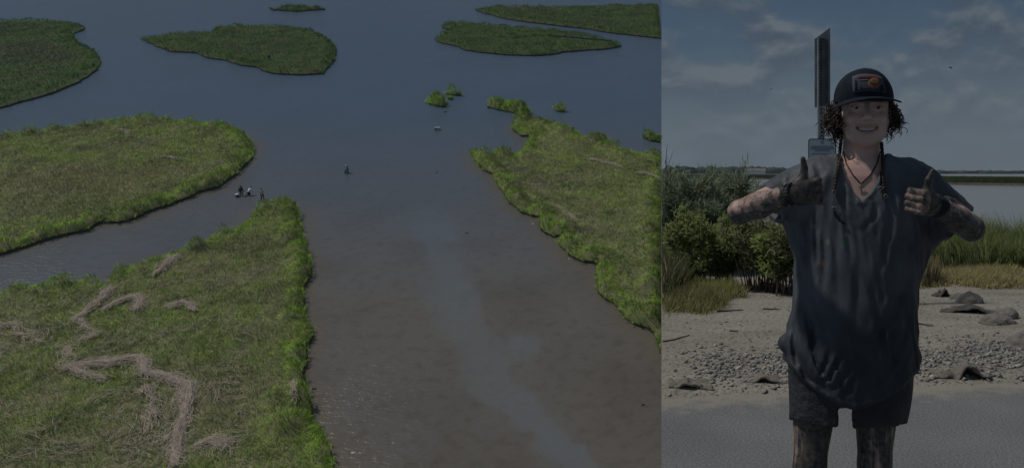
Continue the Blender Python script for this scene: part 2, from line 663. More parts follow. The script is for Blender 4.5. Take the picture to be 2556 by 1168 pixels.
    pst = straw * (0.35 + 1.3 * np.clip((fbm(p * 0.22, 2, 88) - 0.35) * 2.2, 0, 1)) * (1 - 0.85 * edge)
    is_straw = rng.uniform(0, 1, n) < pst
    col = np.where(is_straw[:, None], STRAW * rng.uniform(0.55, 1.0, (n, 1)), col)
    tuft = vnoise(p * 3.1, 15)[:, None]
    col = tone * col * (0.55 + 0.9 * tuft) * rng.uniform(0.65, 1.35, (n, 1)) * rng.uniform(0.93, 1.07, (n, 3))
    clump = fbm(p * 0.8, 2, 12)
    length = blade_l * (0.75 + 0.5 * clump) * (1 + 0.10 * edge) * rng.uniform(0.75, 1.25, n)
    lean = np.where(is_straw, rng.uniform(0.8, 1.5, n), rng.uniform(0.35, 1.15, n))
    # clumps comb their blades the same way; rim blades arch outwards over the water
    az = 2 * np.pi * 2.0 * fbm(p * 0.35, 2, 64) + rng.normal(0, 1.3, n)
    dd, near = dist_poly(bpts, p)
    ctr = p - near
    out_az = np.arctan2(-ctr[:, 1], -ctr[:, 0])
    rimm = (edge > 0.9) & (dd > 1e-3)
    az = np.where(rimm, out_az + rng.normal(0, 0.7, n), az)
    lean = np.where(edge > 0.9, rng.uniform(0.4, 1.3, n), lean)
    mv, ma = mounds(p)
    on = (ma >= 0) & (mv > 0.06) & (~is_straw)
    if on.any():
        rel = p[on] - mc[ma[on]]
        rr_ = np.hypot(*rel.T) / mr[ma[on]]
        az[on] = np.arctan2(rel[:, 1], rel[:, 0]) + rng.normal(0, 0.5, on.sum())
        lean[on] = np.clip(0.15 + 0.95 * rr_ + rng.normal(0, 0.25, on.sum()), 0.05, 1.5)
        length[on] *= 1.15
    width = blade_w * rng.uniform(0.7, 1.3, n) * np.where(is_straw, 0.7, 1.0)
    base = np.concatenate([p, (h - 0.05)[:, None]], 1)
    v, fl, c = blades(base, length, width, lean, az, col, two=not far)
    # each blade is lit with the lie of the sward it stands in, so tussocks have a lit and a shaded side
    sw = np.tile(np.array([0, 0, 1.0]), (n, 1))
    e_ = 0.25 if not far else 0.6
    m_ = edge > 0.04
    if m_.any():
        pe = p[m_]
        h0, hx, hy = top_h(pe)[0], top_h(pe + [e_, 0])[0], top_h(pe + [0, e_])[0]
        sw[m_, 0] = -(hx - h0) / e_ * 1.3
        sw[m_, 1] = -(hy - h0) / e_ * 1.3
        sw = np.clip(sw, -2.2, 2.2)
    sw /= np.linalg.norm(sw, axis=1)[:, None]
    sw = np.repeat(sw @ MRn.T, 3 if far else 5, 0)
    g = make_mesh('grass', v, fl, grass_m, root, colors=c, attrs={'sward': sw})
    tag(g, kind='stuff')
    return root, bpts, top_h


ISL = {}
HB = 0.9
ISL['A'] = island('marsh_island',
    [(-520, 400, 0), (-250, 345, 0), (-70, 292, 0), (0, 272, 0), (60, 255, 0), (120, 240, 0), (180, 215, 0), (225, 190, 0), (246, 172, 0), (250, 150, 0.3), (243, 130, 0.5),
     (215, 118, 0.5), (192, 106, 0.5), (188, 95, 0.3), (182, 86, 0), (200, 80, 0), (214, 72, 0.2), (205, 62, HB), (180, 53, HB), (140, 50, HB),
     (95, 49, HB), (50, 48, HB), (0, 51, HB), (-70, 52, HB), (-300, 70, HB), (-520, 110, HB)],
    'broad dark green grass island running off the upper left edge', 13, 0.12, 0.6, True, rust=0.8, straw=0.04, edge_band=4.0, jag=0.5, edge_gain=0.85, tone=np.array([0.27, 0.42, 0.34]), olive=0.1, mound=0.45)
ISL['B'] = island('marsh_island',
    [(352, 101, 0), (370, 108, 0), (400, 120, 0), (425, 131, 0), (490, 134, 0), (515, 147, 0), (565, 153, 0), (600, 166, 0), (648, 170, 0),
     (652, 179, 0), (680, 186, 0), (740, 190, 0), (805, 187, 0), (818, 170, 0), (834, 150, 0.2), (839, 130, 0.4), (833, 104, HB), (800, 82, HB),
     (760, 69, HB), (690, 63, HB), (600, 62, HB), (540, 66, HB), (530, 78, HB), (450, 81, HB), (400, 86, HB), (360, 93, 0.6)],
    'teardrop shaped green marsh island with pointed left end, upper middle', 13, 0.12, 0.6, True, rust=0.6, straw=0.04, edge_band=4.0, jag=0.5, edge_gain=0.85, tone=np.array([0.27, 0.42, 0.34]), olive=0.1, mound=0.45)
ISL['C'] = island('marsh_island',
    [(675, 24, 0), (700, 28, 0), (740, 31, 0), (770, 28, 0), (810, 26, 0), (815, 23, 0.5), (790, 17, HB), (740, 16, HB), (700, 18, HB), (684, 21, HB)],
    'tiny thin green island at the very top of the water', 9, 0.22, 0.7, True, rust=0.1, straw=0.03, edge_band=4.0, jag=0.4, edge_gain=0.8, tone=np.array([0.27, 0.42, 0.34]), olive=0.1, mound=0.45)
ISL['D'] = island('marsh_island',
    [(1187, 26, 0), (1200, 33, 0), (1240, 43, 0), (1270, 51, 0), (1330, 59, 0), (1400, 67, 0), (1460, 74, 0), (1530, 85, 0), (1590, 92, 0),
     (1670, 100, 0), (1670, 9, HB), (1560, 12, HB), (1450, 14, HB), (1350, 15, HB), (1230, 16, HB), (1205, 20, HB)],
    'farthest long grass island running off at the top right', 10, 0.15, 0.6, True, rust=0.8, straw=0.05, edge_band=4.0, jag=0.5, edge_gain=0.8, tone=np.array([0.27, 0.42, 0.34]), olive=0.1, mound=0.45)
ISL['E'] = island('marsh_island',
    [(1089, 103, 0), (1100, 110, 0), (1135, 116, 0), (1160, 127, 0), (1210, 134, 0), (1270, 140, 0), (1340, 141, 0), (1388, 138, 0), (1395, 133, 0),
     (1450, 129, 0), (1520, 124, 0), (1551, 118, 0), (1551, 112, 0.6), (1528, 108, 0.3), (1450, 103, 0.3), (1390, 96, 0.3), (1345, 94, 0.3),
     (1300, 98, 0.3), (1245, 101, 0.2), (1300, 95, 0.1), (1345, 90, 0.1), (1390, 91, 0.1), (1450, 98, 0.0), (1528, 105, 0), (1533, 99, HB), (1480, 88, HB), (1440, 79, HB), (1360, 72, HB), (1290, 66, HB), (1220, 58, HB), (1160, 54, HB),
     (1112, 56, HB), (1098, 66, 0.4), (1128, 77, 0), (1094, 88, 0.4), (1112, 92, 0.2)],
    'flat green island split by a narrow creek, upper right', 13, 0.12, 0.6, True, rust=0.6, straw=0.04, edge_band=3.5, jag=0.4, edge_gain=0.85, tone=np.array([0.27, 0.42, 0.34]), olive=0.1, mound=0.45)
ISL['F'] = island('marsh_island',
    [(-380, 730, 0), (-200, 690, 0), (-70, 655, 0), (0, 638, 0), (60, 621, 0), (130, 596, 0), (215, 578, 0), (250, 558, 0), (290, 558, 0), (325, 552, 0), (370, 531, 0), (430, 511, 0),
     (480, 493, 0), (492, 483, 0), (540, 471, 0), (585, 441, 0), (610, 416, 0), (629, 396, 0), (632, 372, 0.5), (625, 350, HB), (600, 326, HB),
     (565, 307, HB), (500, 301, HB), (440, 297, HB), (340, 292, HB), (250, 304, HB), (180, 316, HB), (100, 323, HB), (0, 339, HB), (-70, 346, HB), (-260, 380, HB), (-380, 440, HB)],
    'large rounded grass island with bright rim beside the side channel, middle left', 42, 0.050, 0.62, False, rust=0.6, straw=0.26, edge_band=1.9)
ISL['G'] = island('marsh_spit',
    [(-300, 800, HB), (-180, 760, HB), (-70, 736, HB), (0, 729, HB), (60, 714, HB), (130, 703, HB), (200, 695, HB), (235, 693, HB), (250, 712, 0.2), (249, 722, 0), (262, 702, HB), (290, 676, HB), (350, 656, HB),
     (400, 641, HB), (430, 623, HB), (490, 609, HB), (520, 591, HB), (545, 573, HB), (590, 566, HB), (625, 541, HB), (650, 516, HB), (680, 501, HB), (705, 498, HB),
     (735, 504, HB), (746, 524, 0.6), (749, 562, 0), (752, 577, 0), (763, 612, 0.2), (772, 640, 0.3), (778, 670, 0.3), (772, 697, 0), (755, 722, 0), (757, 760, 0),
     (758, 800, 0), (776, 815, 0.4), (777, 845, 0.3), (760, 872, 0), (767, 905, 0.3), (752, 935, 0), (768, 985, 0.3), (782, 1020, 0.3), (773, 1050, 0), (806, 1085, 0.3),
     (822, 1120, 0.3), (828, 1200, 0.3), (850, 1290, 0), (800, 1380, 0), (500, 1420, 0), (100, 1410, 0), (-300, 1400, 0)],
    'nearest grass spit with long dry reed drifts and tufted right rim', 70, 0.040, 0.55, False, rust=0.12, straw=0.40, edge_band=1.6, cat='marsh spit', jag=0.35, lump=0.6)
ISL['H'] = island('marsh_bank',
    [(1173, 379, 0.3), (1184, 399, 0), (1205, 426, 0), (1230, 436, 0), (1245, 466, 0), (1265, 501, 0), (1300, 531, 0), (1345, 546, 0), (1355, 581, 0), (1385, 594, 0),
     (1402, 588, 0), (1400, 616, 0), (1420, 640, 0), (1450, 655, 0), (1482, 657, 0), (1500, 668, 0), (1485, 682, 0.2), (1497, 702, 0), (1492, 737, 0), (1530, 762, 0), (1565, 801, 0), (1590, 816, 0),
     (1625, 827, 0), (1640, 862, 0), (1670, 900, 0), (1670, 378, HB), (1600, 380, HB), (1560, 370, HB), (1520, 356, HB), (1513, 340, HB), (1500, 328, HB), (1482, 338, HB),
     (1455, 342, HB), (1440, 328, HB), (1420, 313, HB), (1380, 303, HB), (1330, 292, HB), (1300, 293, HB), (1285, 300, 0.5), (1281, 326, 0), (1300, 341, 0), (1330, 344, 0),
     (1312, 366, 0.3), (1318, 378, 0), (1290, 381, HB), (1268, 383, HB), (1254, 372, HB), (1240, 380, 0.4), (1230, 394, 0), (1215, 385, HB), (1190, 374, HB)],
    'lumpy tussocky marsh bank sloping down the right side of the channel', 48, 0.046, 0.58, False, rust=0.20, straw=0.34, edge_band=1.6, cat='marsh bank', jag=0.45, lump=0.75)
HM = [('long twin-topped tussock island off the tip of the right bank',
       [(1217, 269, 0), (1240, 275, 0), (1285, 284, 0), (1303, 291, 0), (1320, 288, 0), (1318, 275, 0.6), (1305, 260, 1.0), (1275, 257, 1.0), (1255, 259, 0.6), (1240, 250, 1.0), (1222, 256, 0.8)]),
      ('small round tussock standing alone in water right of the twin-topped one', [(1383, 272, 0), (1390, 278, 0), (1404, 281, 0), (1411, 276, 0.2), (1409, 266, 1), (1397, 262, 1), (1386, 265, 0.8)]),
      ('rounded mid-channel tussock with dry grass on its front', [(1067, 256, 0), (1078, 263, 0), (1095, 268, 0), (1108, 268, 0), (1114, 262, 0.2), (1108, 247, 0.9), (1094, 237, 1.2), (1080, 238, 1.2), (1070, 246, 0.8)]),
      ('oblong low tussock behind the mid-channel pair', [(1113, 235, 0), (1125, 238, 0), (1145, 239, 0), (1153, 237, 0.1), (1151, 229, 1), (1137, 226, 1), (1125, 222, 1), (1115, 227, 0.8)]),
      ('smallest tuft of grass poking from the water between two tussocks', [(1118, 246, 0), (1124, 249, 0), (1131, 247, 0), (1129, 241, 0.7), (1124, 238, 1), (1120, 241, 0.7)]),
      ('tussock cut by the seam on the far right of the water', [(1606, 346, 0), (1625, 353, 0), (1660, 359, 0), (1660, 336, 1), (1638, 333, 1), (1620, 329, 1), (1610, 335, 0.7)])]
for lab, pts in HM:
    island('grass_tussock', pts, lab, 60, 0.06, 0.7, False, rust=0.1, straw=0.12, bank=0.4, dome=0.95, lump=0.4, edge_band=2.5, cat='tussock', jag=0.18,
           group='grass tussocks standing in the channel')


# shallow brown margins where the bed comes up to the banks
wuv = verts[:, :2]
sh = np.zeros(len(wuv))
for key_ in ('F', 'G', 'H'):
    dd, _ = dist_poly(ISL[key_][1][::3], wuv)
    wid = 0.8 + 2.2 * fbm(wuv * 0.16, 2, 41)
    sh = np.maximum(sh, np.exp(-(dd / wid) ** 2) * (0.35 + 0.5 * fbm(wuv * 0.5, 2, 43)))
water.data.attributes['shallow'].data.foreach_set('value', sh.astype(np.float32))


# dry reed drifts lying on the grass
def drift(label, line, width_px, n, top, seed, strand=1.6, spread=0.35):
    width_px *= 0.60
    n = int(n * 1.25)
    r2 = np.random.default_rng(seed)
    pl = np.array([marsh(x, y, 0.95) for x, y in line])
    seg = np.hypot(*np.diff(pl, axis=0).T)
    s = np.concatenate([[0], np.cumsum(seg)])
    w = width_px / px_per_m(line[0][1])
    tt = r2.uniform(0, s[-1], n)
    c = np.stack([np.interp(tt, s, pl[:, 0]), np.interp(tt, s, pl[:, 1])], 1)
    e = 0.6
    c2 = np.stack([np.interp(np.minimum(tt + e, s[-1]), s, pl[:, 0]), np.interp(np.minimum(tt + e, s[-1]), s, pl[:, 1])], 1)
    c1_ = np.stack([np.interp(np.maximum(tt - e, 0), s, pl[:, 0]), np.interp(np.maximum(tt - e, 0), s, pl[:, 1])], 1)
    dr = c2 - c1_
    ang = np.arctan2(dr[:, 1], dr[:, 0]) + r2.normal(0, spread, n)
    wl = w * (0.25 + 1.15 * vnoise(np.stack([tt * 0.5, tt * 0], 1), seed))
    c = c + np.stack([vnoise(np.stack([tt * 0.7, tt * 0 + 9], 1), seed) - 0.5, vnoise(np.stack([tt * 0.7, tt * 0 + 19], 1), seed) - 0.5], 1) * w * 0.9
    off = np.clip(r2.standard_t(2.2, n) * 0.24, -2.4, 2.4)
    nrm2 = np.stack([-np.sin(ang), np.cos(ang)], 1)
    pos = c + nrm2 * (off * wl)[:, None]
    gap = vnoise(np.stack([tt * 0.8, tt * 0 + 3], 1), seed + 5)
    stray = (r2.uniform(0, 1, n) < 0.20) | (gap < 0.28)
    pos[stray] += r2.normal(0, w * 1.0, (stray.sum(), 2))
    ang = ang + np.where(stray, r2.normal(0, 0.6, n), 0)
    ln = strand * r2.uniform(0.5, 1.2, n)
    d = np.stack([np.cos(ang), np.sin(ang)], 1)
    z0 = top(pos)[0] + 0.27 + 0.10 * np.exp(-(off / 0.5) ** 2) * r2.uniform(0.2, 1.0, n)
    a = np.concatenate([pos - d * ln[:, None] / 2, (z0 + r2.normal(0, 0.05, n))[:, None]], 1)
    b2 = np.concatenate([pos + d * ln[:, None] / 2, (z0 + r2.normal(0, 0.05, n))[:, None]], 1)
    mid = (a + b2) / 2 + np.concatenate([nrm2 * r2.normal(0, 0.15, (n, 1)), r2.uniform(0.0, 0.12, (n, 1))], 1)
    hw = r2.uniform(0.009, 0.019, n)[:, None]
    n3 = np.concatenate([nrm2, np.zeros((n, 1))], 1) * hw
    v = np.stack([a - n3, a + n3, mid + n3, mid - n3, b2 + n3, b2 - n3], 1).reshape(-1, 3)
    k = np.arange(n)[:, None] * 6
    q = np.concatenate([k + np.array([[0, 1, 2, 3]]), k + np.array([[3, 2, 4, 5]])])
    col = np.array([0.54, 0.455, 0.375]) * r2.uniform(0.55, 1.15, (n, 1)) * r2.uniform(0.95, 1.05, (n, 3))
    o = make_mesh('reed_drift', v, q, straw_m, colors=np.repeat(col, 6, 0))
    o.matrix_world = MARSH
    tag(o, label, 'reed drift', 'drifts of dry reeds on the marsh', kind='stuff')
    return o


tG, tH, tF = ISL['G'][2], ISL['H'][2], ISL['F'][2]


def litter(label, key_, n, seed, top, box):
    """loose straws strewn over the grass in combed clusters"""
    r2 = np.random.default_rng(seed)
    poly = ISL[key_][1]
    px = np.stack([r2.uniform(box[0], box[2], n * 4), r2.uniform(box[1], box[3], n * 4)], 1)
    p = np.array([marsh(x, y, 0.9) for x, y in px])
    k = fbm(p * 0.42, 2, seed + 1)
    p = p[(k > 0.52) & inside(poly, p) & (p[:, 0] < -1)][:n]
    n = len(p)
    ang = 6.28 * 1.5 * fbm(p * 0.22, 2, seed + 2) + r2.normal(0, 0.45, n)
    ln = r2.uniform(0.5, 1.5, n)
    d = np.stack([np.cos(ang), np.sin(ang), 0 * ang], 1)
    w_ = np.stack([-np.sin(ang), np.cos(ang), 0 * ang], 1) * r2.uniform(0.009, 0.018, n)[:, None]
    c = np.concatenate([p, (top(p)[0] + r2.uniform(0.22, 0.42, n))[:, None]], 1)
    bow = w_ / np.linalg.norm(w_, axis=1)[:, None] * r2.normal(0, 0.08, (n, 1)) + np.array([0, 0, 0.06])
    a, b2 = c - d * ln[:, None] / 2, c + d * ln[:, None] / 2
    mid = c + bow
    v = np.stack([a - w_, a + w_, mid + w_, mid - w_, b2 + w_, b2 - w_], 1).reshape(-1, 3)
    kk = np.arange(n)[:, None] * 6
    q = np.concatenate([kk + np.array([[0, 1, 2, 3]]), kk + np.array([[3, 2, 4, 5]])])
    col = np.array([0.40, 0.345, 0.28]) * r2.uniform(0.6, 1.15, (n, 1))
    o = make_mesh('reed_litter', v, q, straw_m, colors=np.repeat(col, 6, 0))
    o.matrix_world = MARSH
    tag(o, label, 'reed litter', kind='stuff')


litter('loose dry straws strewn over the near spit', 'G', 1500, 71, tG, (-20, 700, 620, 1180))
litter('loose dry straws strewn over the right bank', 'H', 500, 72, tH, (1250, 400, 1651, 850))
litter('loose dry straws strewn over the rounded island', 'F', 350, 73, tF, (0, 310, 600, 560))
drift('longest dry reed drift bending down the near spit', [(168, 915), (215, 905), (265, 906), (300, 897), (340, 893), (355, 901), (355, 922), (385, 931), (420, 939), (450, 950),
      (468, 958), (468, 1000), (460, 1040), (450, 1080), (440, 1110), (440, 1148)], 17, 2000, tG, 1)
drift('straight thick reed drift slanting from the spit notch', [(276, 716), (250, 745), (222, 772), (192, 792)], 18, 300, tG, 2, 1.7, 0.2)
drift('twisting reed drift linking the slanting one to the longest', [(190, 795), (215, 818), (238, 832), (185, 850), (168, 868), (180, 892), (166, 914)], 22, 300, tG, 3, 1.3, 0.6)
drift('hook shaped reed swirl right of the slanting drift', [(262, 768), (300, 750), (335, 740), (352, 748), (338, 768)], 14, 420, tG, 4)
drift('small curl of dry reeds in the middle of the near spit', [(425, 764), (450, 755), (476, 759), (486, 772)], 12, 260, tG, 5, 1.2)
drift('pale reed wad on the channel edge of the near spit', [(436, 640), (412, 661), (388, 684)], 14, 330, tG, 6, 1.5, 0.15)
drift('loose reed fan near the bottom of the near spit', [(500, 1108), (535, 1096), (568, 1112)], 16, 170, tG, 7, 1.5, 0.5)
drift('thin reed trail branching off below the longest drift', [(175, 916), (210, 930), (255, 946)], 14, 200, tG, 8, 1.3)
drift('thin upright reed streak on the right rim of the spit', [(732, 950), (737, 980), (736, 1008)], 6, 90, tG, 9, 1.2, 0.12)
drift('wispy reed streaks left of the drift tail', [(360, 960), (372, 1010), (385, 1060), (410, 1100)], 50, 260, tG, 10, 1.1, 0.3)
drift('matted reeds at the far left edge of the spit', [(-10, 812), (25, 812), (60, 830), (110, 850)], 30, 150, tG, 11, 1.2, 0.35)
drift('reed drift crossing the upper part of the right bank', [(1470, 396), (1500, 402), (1530, 410), (1545, 416)], 10, 150, tH, 12, 1.2, 0.5)
drift('broken reed drift above the hummocks of the right bank', [(1392, 515), (1415, 530), (1440, 552)], 9, 110, tH, 14, 1.1, 0.4)
drift('reed drift reaching the seam on the right bank', [(1590, 432), (1615, 434), (1645, 444)], 10, 130, tH, 15, 1.2, 0.4)
drift('round patch of flattened reeds high on the rounded island', [(305, 322), (318, 330), (325, 340)], 16, 90, tF, 17, 1.2, 0.7)
drift('thin flattened reed streak on the rounded island', [(400, 389), (425, 392), (445, 396)], 8, 60, tF, 18, 1.2, 0.5)

# ------------------------------------------------------------------ the shore: road, sand, water and far shore on the level half (X > 0)
def road_edge(X):
    return 4.76 + 0.165 * X


road_m, t, b = material('asphalt', (0.2, 0.2, 0.2), 0.85, 0.25)
co = nd(t, 'ShaderNodeTexCoord')
n1 = nd(t, 'ShaderNodeTexNoise', i_Scale=1.3, i_Detail=4.0)
n2 = nd(t, 'ShaderNodeTexNoise', i_Scale=90.0, i_Detail=3.0)
n3 = nd(t, 'ShaderNodeTexVoronoi', i_Scale=55.0)
for n in (n1, n2, n3):
    L(t, co.outputs['Object'], n.inputs['Vector'])
ra = ramp(t, [(0.3, (0.150, 0.155, 0.158)), (0.7, (0.200, 0.204, 0.205))])
L(t, n1.outputs[0], ra.inputs[0])
rb = ramp(t, [(0.30, (0.62, 0.62, 0.63)), (0.5, (1, 1, 1)), (0.70, (1.45, 1.42, 1.38))])
L(t, n2.outputs[0], rb.inputs[0])
cc = mixc(t, 0.85, ra.outputs[0], rb.outputs[0], 'MULTIPLY')
# wind-blown sand thins out over the first metre of the asphalt
sp_ = nd(t, 'ShaderNodeSeparateXYZ')
L(t, co.outputs['Object'], sp_.inputs[0])
e_ = math_n(t, 'MULTIPLY_ADD', sp_.outputs[0], -0.165, sp_.outputs[1])
e_ = math_n(t, 'SUBTRACT', e_, 4.76)
nd_ = nd(t, 'ShaderNodeTexNoise', i_Scale=7.0, i_Detail=7.0, i_Roughness=0.7)
L(t, co.outputs['Object'], nd_.inputs['Vector'])
e_ = math_n(t, 'MULTIPLY_ADD', nd_.outputs[0], 0.9, e_)
dust = math_n(t, 'MULTIPLY_ADD', e_, 4.0, -1.3, clamp=True)
cc = mixc(t, dust, cc, (0.285, 0.265, 0.225))
L(t, cc, b.inputs['Base Color'])
bp = nd(t, 'ShaderNodeBump', i_Strength=0.5, i_Distance=0.006)
L(t, n3.outputs[0], bp.inputs['Height'])
L(t, bp.outputs[0], b.inputs['Normal'])
bm = bmesh.new()
pts = [(0.0, -4.0), (9.0, -4.0), (9.0, road_edge(9.0) + 0.35), (0.0, road_edge(0) + 0.35)]
top = [bm.verts.new((x, y, 0.0)) for x, y in pts]
bot = [bm.verts.new((x, y, -0.25)) for x, y in pts]
bm.faces.new(top)
for i in range(4):
    bm.faces.new((top[i], bot[i], bot[(i + 1) % 4], top[(i + 1) % 4]))
road = bm_obj('road', bm, road_m)
tag(road, 'worn grey asphalt road along the bottom of the shore', 'road', kind='structure')

sand_m, t, b = material('sand', (0.3, 0.28, 0.24), 0.95, 0.1)
co = nd(t, 'ShaderNodeTexCoord')
n1 = nd(t, 'ShaderNodeTexNoise', i_Scale=1.1, i_Detail=6.0)
n2 = nd(t, 'ShaderNodeTexNoise', i_Scale=28.0, i_Detail=4.0)
mp = nd(t, 'ShaderNodeMapping')
mp.inputs['Scale'].default_value = (0.6, 1.6, 1.0)
L(t, co.outputs['Object'], mp.inputs['Vector'])
L(t, mp.outputs[0], n1.inputs['Vector'])
L(t, co.outputs['Object'], n2.inputs['Vector'])
ra = ramp(t, [(0.30, (0.235, 0.215, 0.185)), (0.55, (0.315, 0.295, 0.255)), (0.75, (0.345, 0.325, 0.285))])
L(t, n1.outputs[0], ra.inputs[0])
rb = ramp(t, [(0.33, (0.60, 0.59, 0.57)), (0.48, (1, 1, 1)), (0.7, (1.12, 1.1, 1.07))])
L(t, n2.outputs[0], rb.inputs[0])
cc = mixc(t, 0.9, ra.outputs[0], rb.outputs[0], 'MULTIPLY')
L(t, cc, b.inputs['Base Color'])
bp = nd(t, 'ShaderNodeBump', i_Strength=0.8, i_Distance=0.03)
L(t, n2.outputs[0], bp.inputs['Height'])
L(t, bp.outputs[0], b.inputs['Normal'])


def sand_z(p):
    X, Y = p[:, 0], p[:, 1]
    e = Y - road_edge(X)
    z = -0.03 + 0.055 * np.clip(e / 0.35, 0, 1) + 0.05 * (fbm(p * 0.8, 3, 4) - 0.5) * np.clip(e / 1.5, 0.25, 1)
    z = z + 0.018 * (fbm(p * 5.0, 2, 8) - 0.5) * np.clip(e / 0.4, 0.5, 1)
    z = z - 0.02 * np.clip(e - 1, 0, 8) - np.clip((Y - 14.0) / 6.0, 0, 1) ** 1.5 * 0.9
    return z


gx, gy = np.meshgrid(np.linspace(0.0, 16, 190), np.concatenate([np.linspace(4.6, 8.5, 110), np.linspace(8.6, 24, 120)]))
p2_ = np.stack([gx.ravel(), gy.ravel()], 1)
v = np.concatenate([p2_, sand_z(p2_)[:, None]], 1)
ny, nx = gx.shape
ii = np.arange(ny * nx).reshape(ny, nx)
fc = np.stack([ii[:-1, :-1], ii[:-1, 1:], ii[1:, 1:], ii[1:, :-1]], -1).reshape(-1, 4)
sand = make_mesh('sand_shore', v, fc, sand_m, smooth=True)
tag(sand, 'pale sandy strip between the road and the plants', 'sand', kind='structure')

bay_m, t, b = material('bay_water', (0.27, 0.285, 0.295), 0.22, 0.5)
b.inputs['IOR'].default_value = 1.33
co = nd(t, 'ShaderNodeTexCoord')
mp = nd(t, 'ShaderNodeMapping')
mp.inputs['Scale'].default_value = (0.5, 1.5, 1.0)
L(t, co.outputs['Object'], mp.inputs['Vector'])
w1 = nd(t, 'ShaderNodeTexNoise', i_Scale=1.2, i_Detail=4.0)
L(t, mp.outputs[0], w1.inputs['Vector'])
bp = nd(t, 'ShaderNodeBump', i_Strength=0.35, i_Distance=0.1)
L(t, w1.outputs[0], bp.inputs['Height'])
L(t, bp.outputs[0], b.inputs['Normal'])
WZ = -0.6
bm = bmesh.new()
bm.faces.new([bm.verts.new(q) for q in ((0, 14, WZ), (30, 14, WZ), (1900, 2600, WZ), (0, 2600, WZ))])
bay = bm_obj('bay_water', bm, bay_m)
tag(bay, 'calm silvery bay water behind the shore plants', 'water', kind='structure')

# --- far marsh band across the bay and the wooded far shore
leaf_m = attr_mat('leaf', 0.6, 0.15, 0.5, up=(0, -0.25, 0.75))
band_pts = np.array([(0.2, 250.0), (20, 240), (34, 205), (42, 160), (47, 125), (60, 105), (90, 92)])
bl = resample(band_pts, 1.2, closed=False)
band = empty('far_marsh', (0, 0, 0))
tag(band, 'low strip of green marsh grass across the bay', 'marsh', kind='structure')
n = 52000
tt = rng.uniform(0, 1, n)
s = np.concatenate([[0], np.cumsum(np.hypot(*np.diff(bl, axis=0).T))])
c = np.stack([np.interp(tt * s[-1], s, bl[:, 0]), np.interp(tt * s[-1], s, bl[:, 1])], 1)
c[:, 1] += rng.uniform(0, 16, n)
c[:, 0] += rng.uniform(0, 6, n)
base = np.concatenate([c, np.full((n, 1), WZ + 0.05)], 1)
col = np.array([0.16, 0.20, 0.07]) * rng.uniform(0.6, 1.25, (n, 1)) * (0.8 + 0.5 * fbm(c * 0.06, 2, 3)[:, None])
ln = rng.uniform(1.0, 1.4, n)
g = make_mesh('grass', *blades(base, ln, np.full(n, 0.17), rng.uniform(0, 0.3, n), rng.uniform(0, 6.28, n), col,
              width_dir=np.tile(np.array([[1.0, 0.2, 0]]), (n, 1)), two=True)[:2], leaf_m, band)
a = g.data.color_attributes.new('col', 'FLOAT_COLOR', 'POINT')
cc4 = np.ones((n * 5, 4), np.float32)
cc4[:, :3] = np.repeat(col, 5, 0)
a.data.foreach_set('color', cc4.ravel())
tag(g, kind='stuff')
edge_v = np.concatenate([np.c_[bl, np.full(len(bl), WZ - 0.3)], np.c_[bl, np.full(len(bl), WZ + 0.35)], np.c_[bl + [8, 18], np.full(len(bl), WZ + 0.5)]])
m_ = len(bl)
i0 = np.arange(m_ - 1)
make_mesh('mud_edge', edge_v, np.concatenate([np.stack([i0, i0 + 1, i0 + 1 + m_, i0 + m_], 1), np.stack([i0 + m_, i0 + 1 + m_, i0 + 1 + 2 * m_, i0 + 2 * m_], 1)]), mud_m, band)

wood_m = attr_mat('far_wood', 0.9, 0.05)
bmv, bmf, bmc = [], [], []
bm = bmesh.new()
bmesh.ops.create_icosphere(bm, subdivisions=1, radius=1.0)
iv = np.array([v_.co[:] for v_ in bm.verts])
bm.verts.ensure_lookup_table()
iff = np.array([[v_.index for v_ in f.verts] for f in bm.faces])
bm.free()
off = 0
for k in range(420):
    Y = rng.uniform(900, 1150)
    X = rng.uniform(4, 0.50 * Y)
    fr = X / (0.5 * Y)
    hgt = (11.0 - 6.5 * np.clip(fr * 1.5, 0, 1)) * rng.uniform(0.55, 1.0)
    if fr < 0.12:
        hgt *= 0.85
    vv = iv * np.array([rng.uniform(5, 13), rng.uniform(5, 9), hgt * 0.62]) * (1 + 0.3 * (rng.uniform(0, 1, (len(iv), 1)) - 0.5)) + np.array([X, Y, WZ + hgt * 0.45])
    vv[:, 0] = np.maximum(vv[:, 0], 0.3)
    bmv.append(vv)
    bmf.append(iff + off)
    off += len(iv)
    bmc.append(np.tile(np.array([0.055, 0.075, 0.060]) * rng.uniform(0.7, 1.2), (len(iv), 1)))
wood = make_mesh('far_wood', np.concatenate(bmv), np.concatenate(bmf), wood_m, colors=np.concatenate(bmc))
tag(wood, 'distant wooded shoreline low on the horizon', 'woods', kind='stuff')
bm = bmesh.new()
bmesh.ops.create_cube(bm, size=1.0, matrix=Matrix.Translation((420, 1130, WZ)) @ Matrix.Diagonal((838, 420, 2.0, 1)))
land = bm_obj('far_land', bm, mud_m)
tag(land, 'low far bank under the distant woods', 'shore', kind='structure')
house_m, _, _ = material('house_paint', (0.62, 0.62, 0.60), 0.8)
roof_m, _, _ = material('house_roof', (0.20, 0.19, 0.18), 0.8)
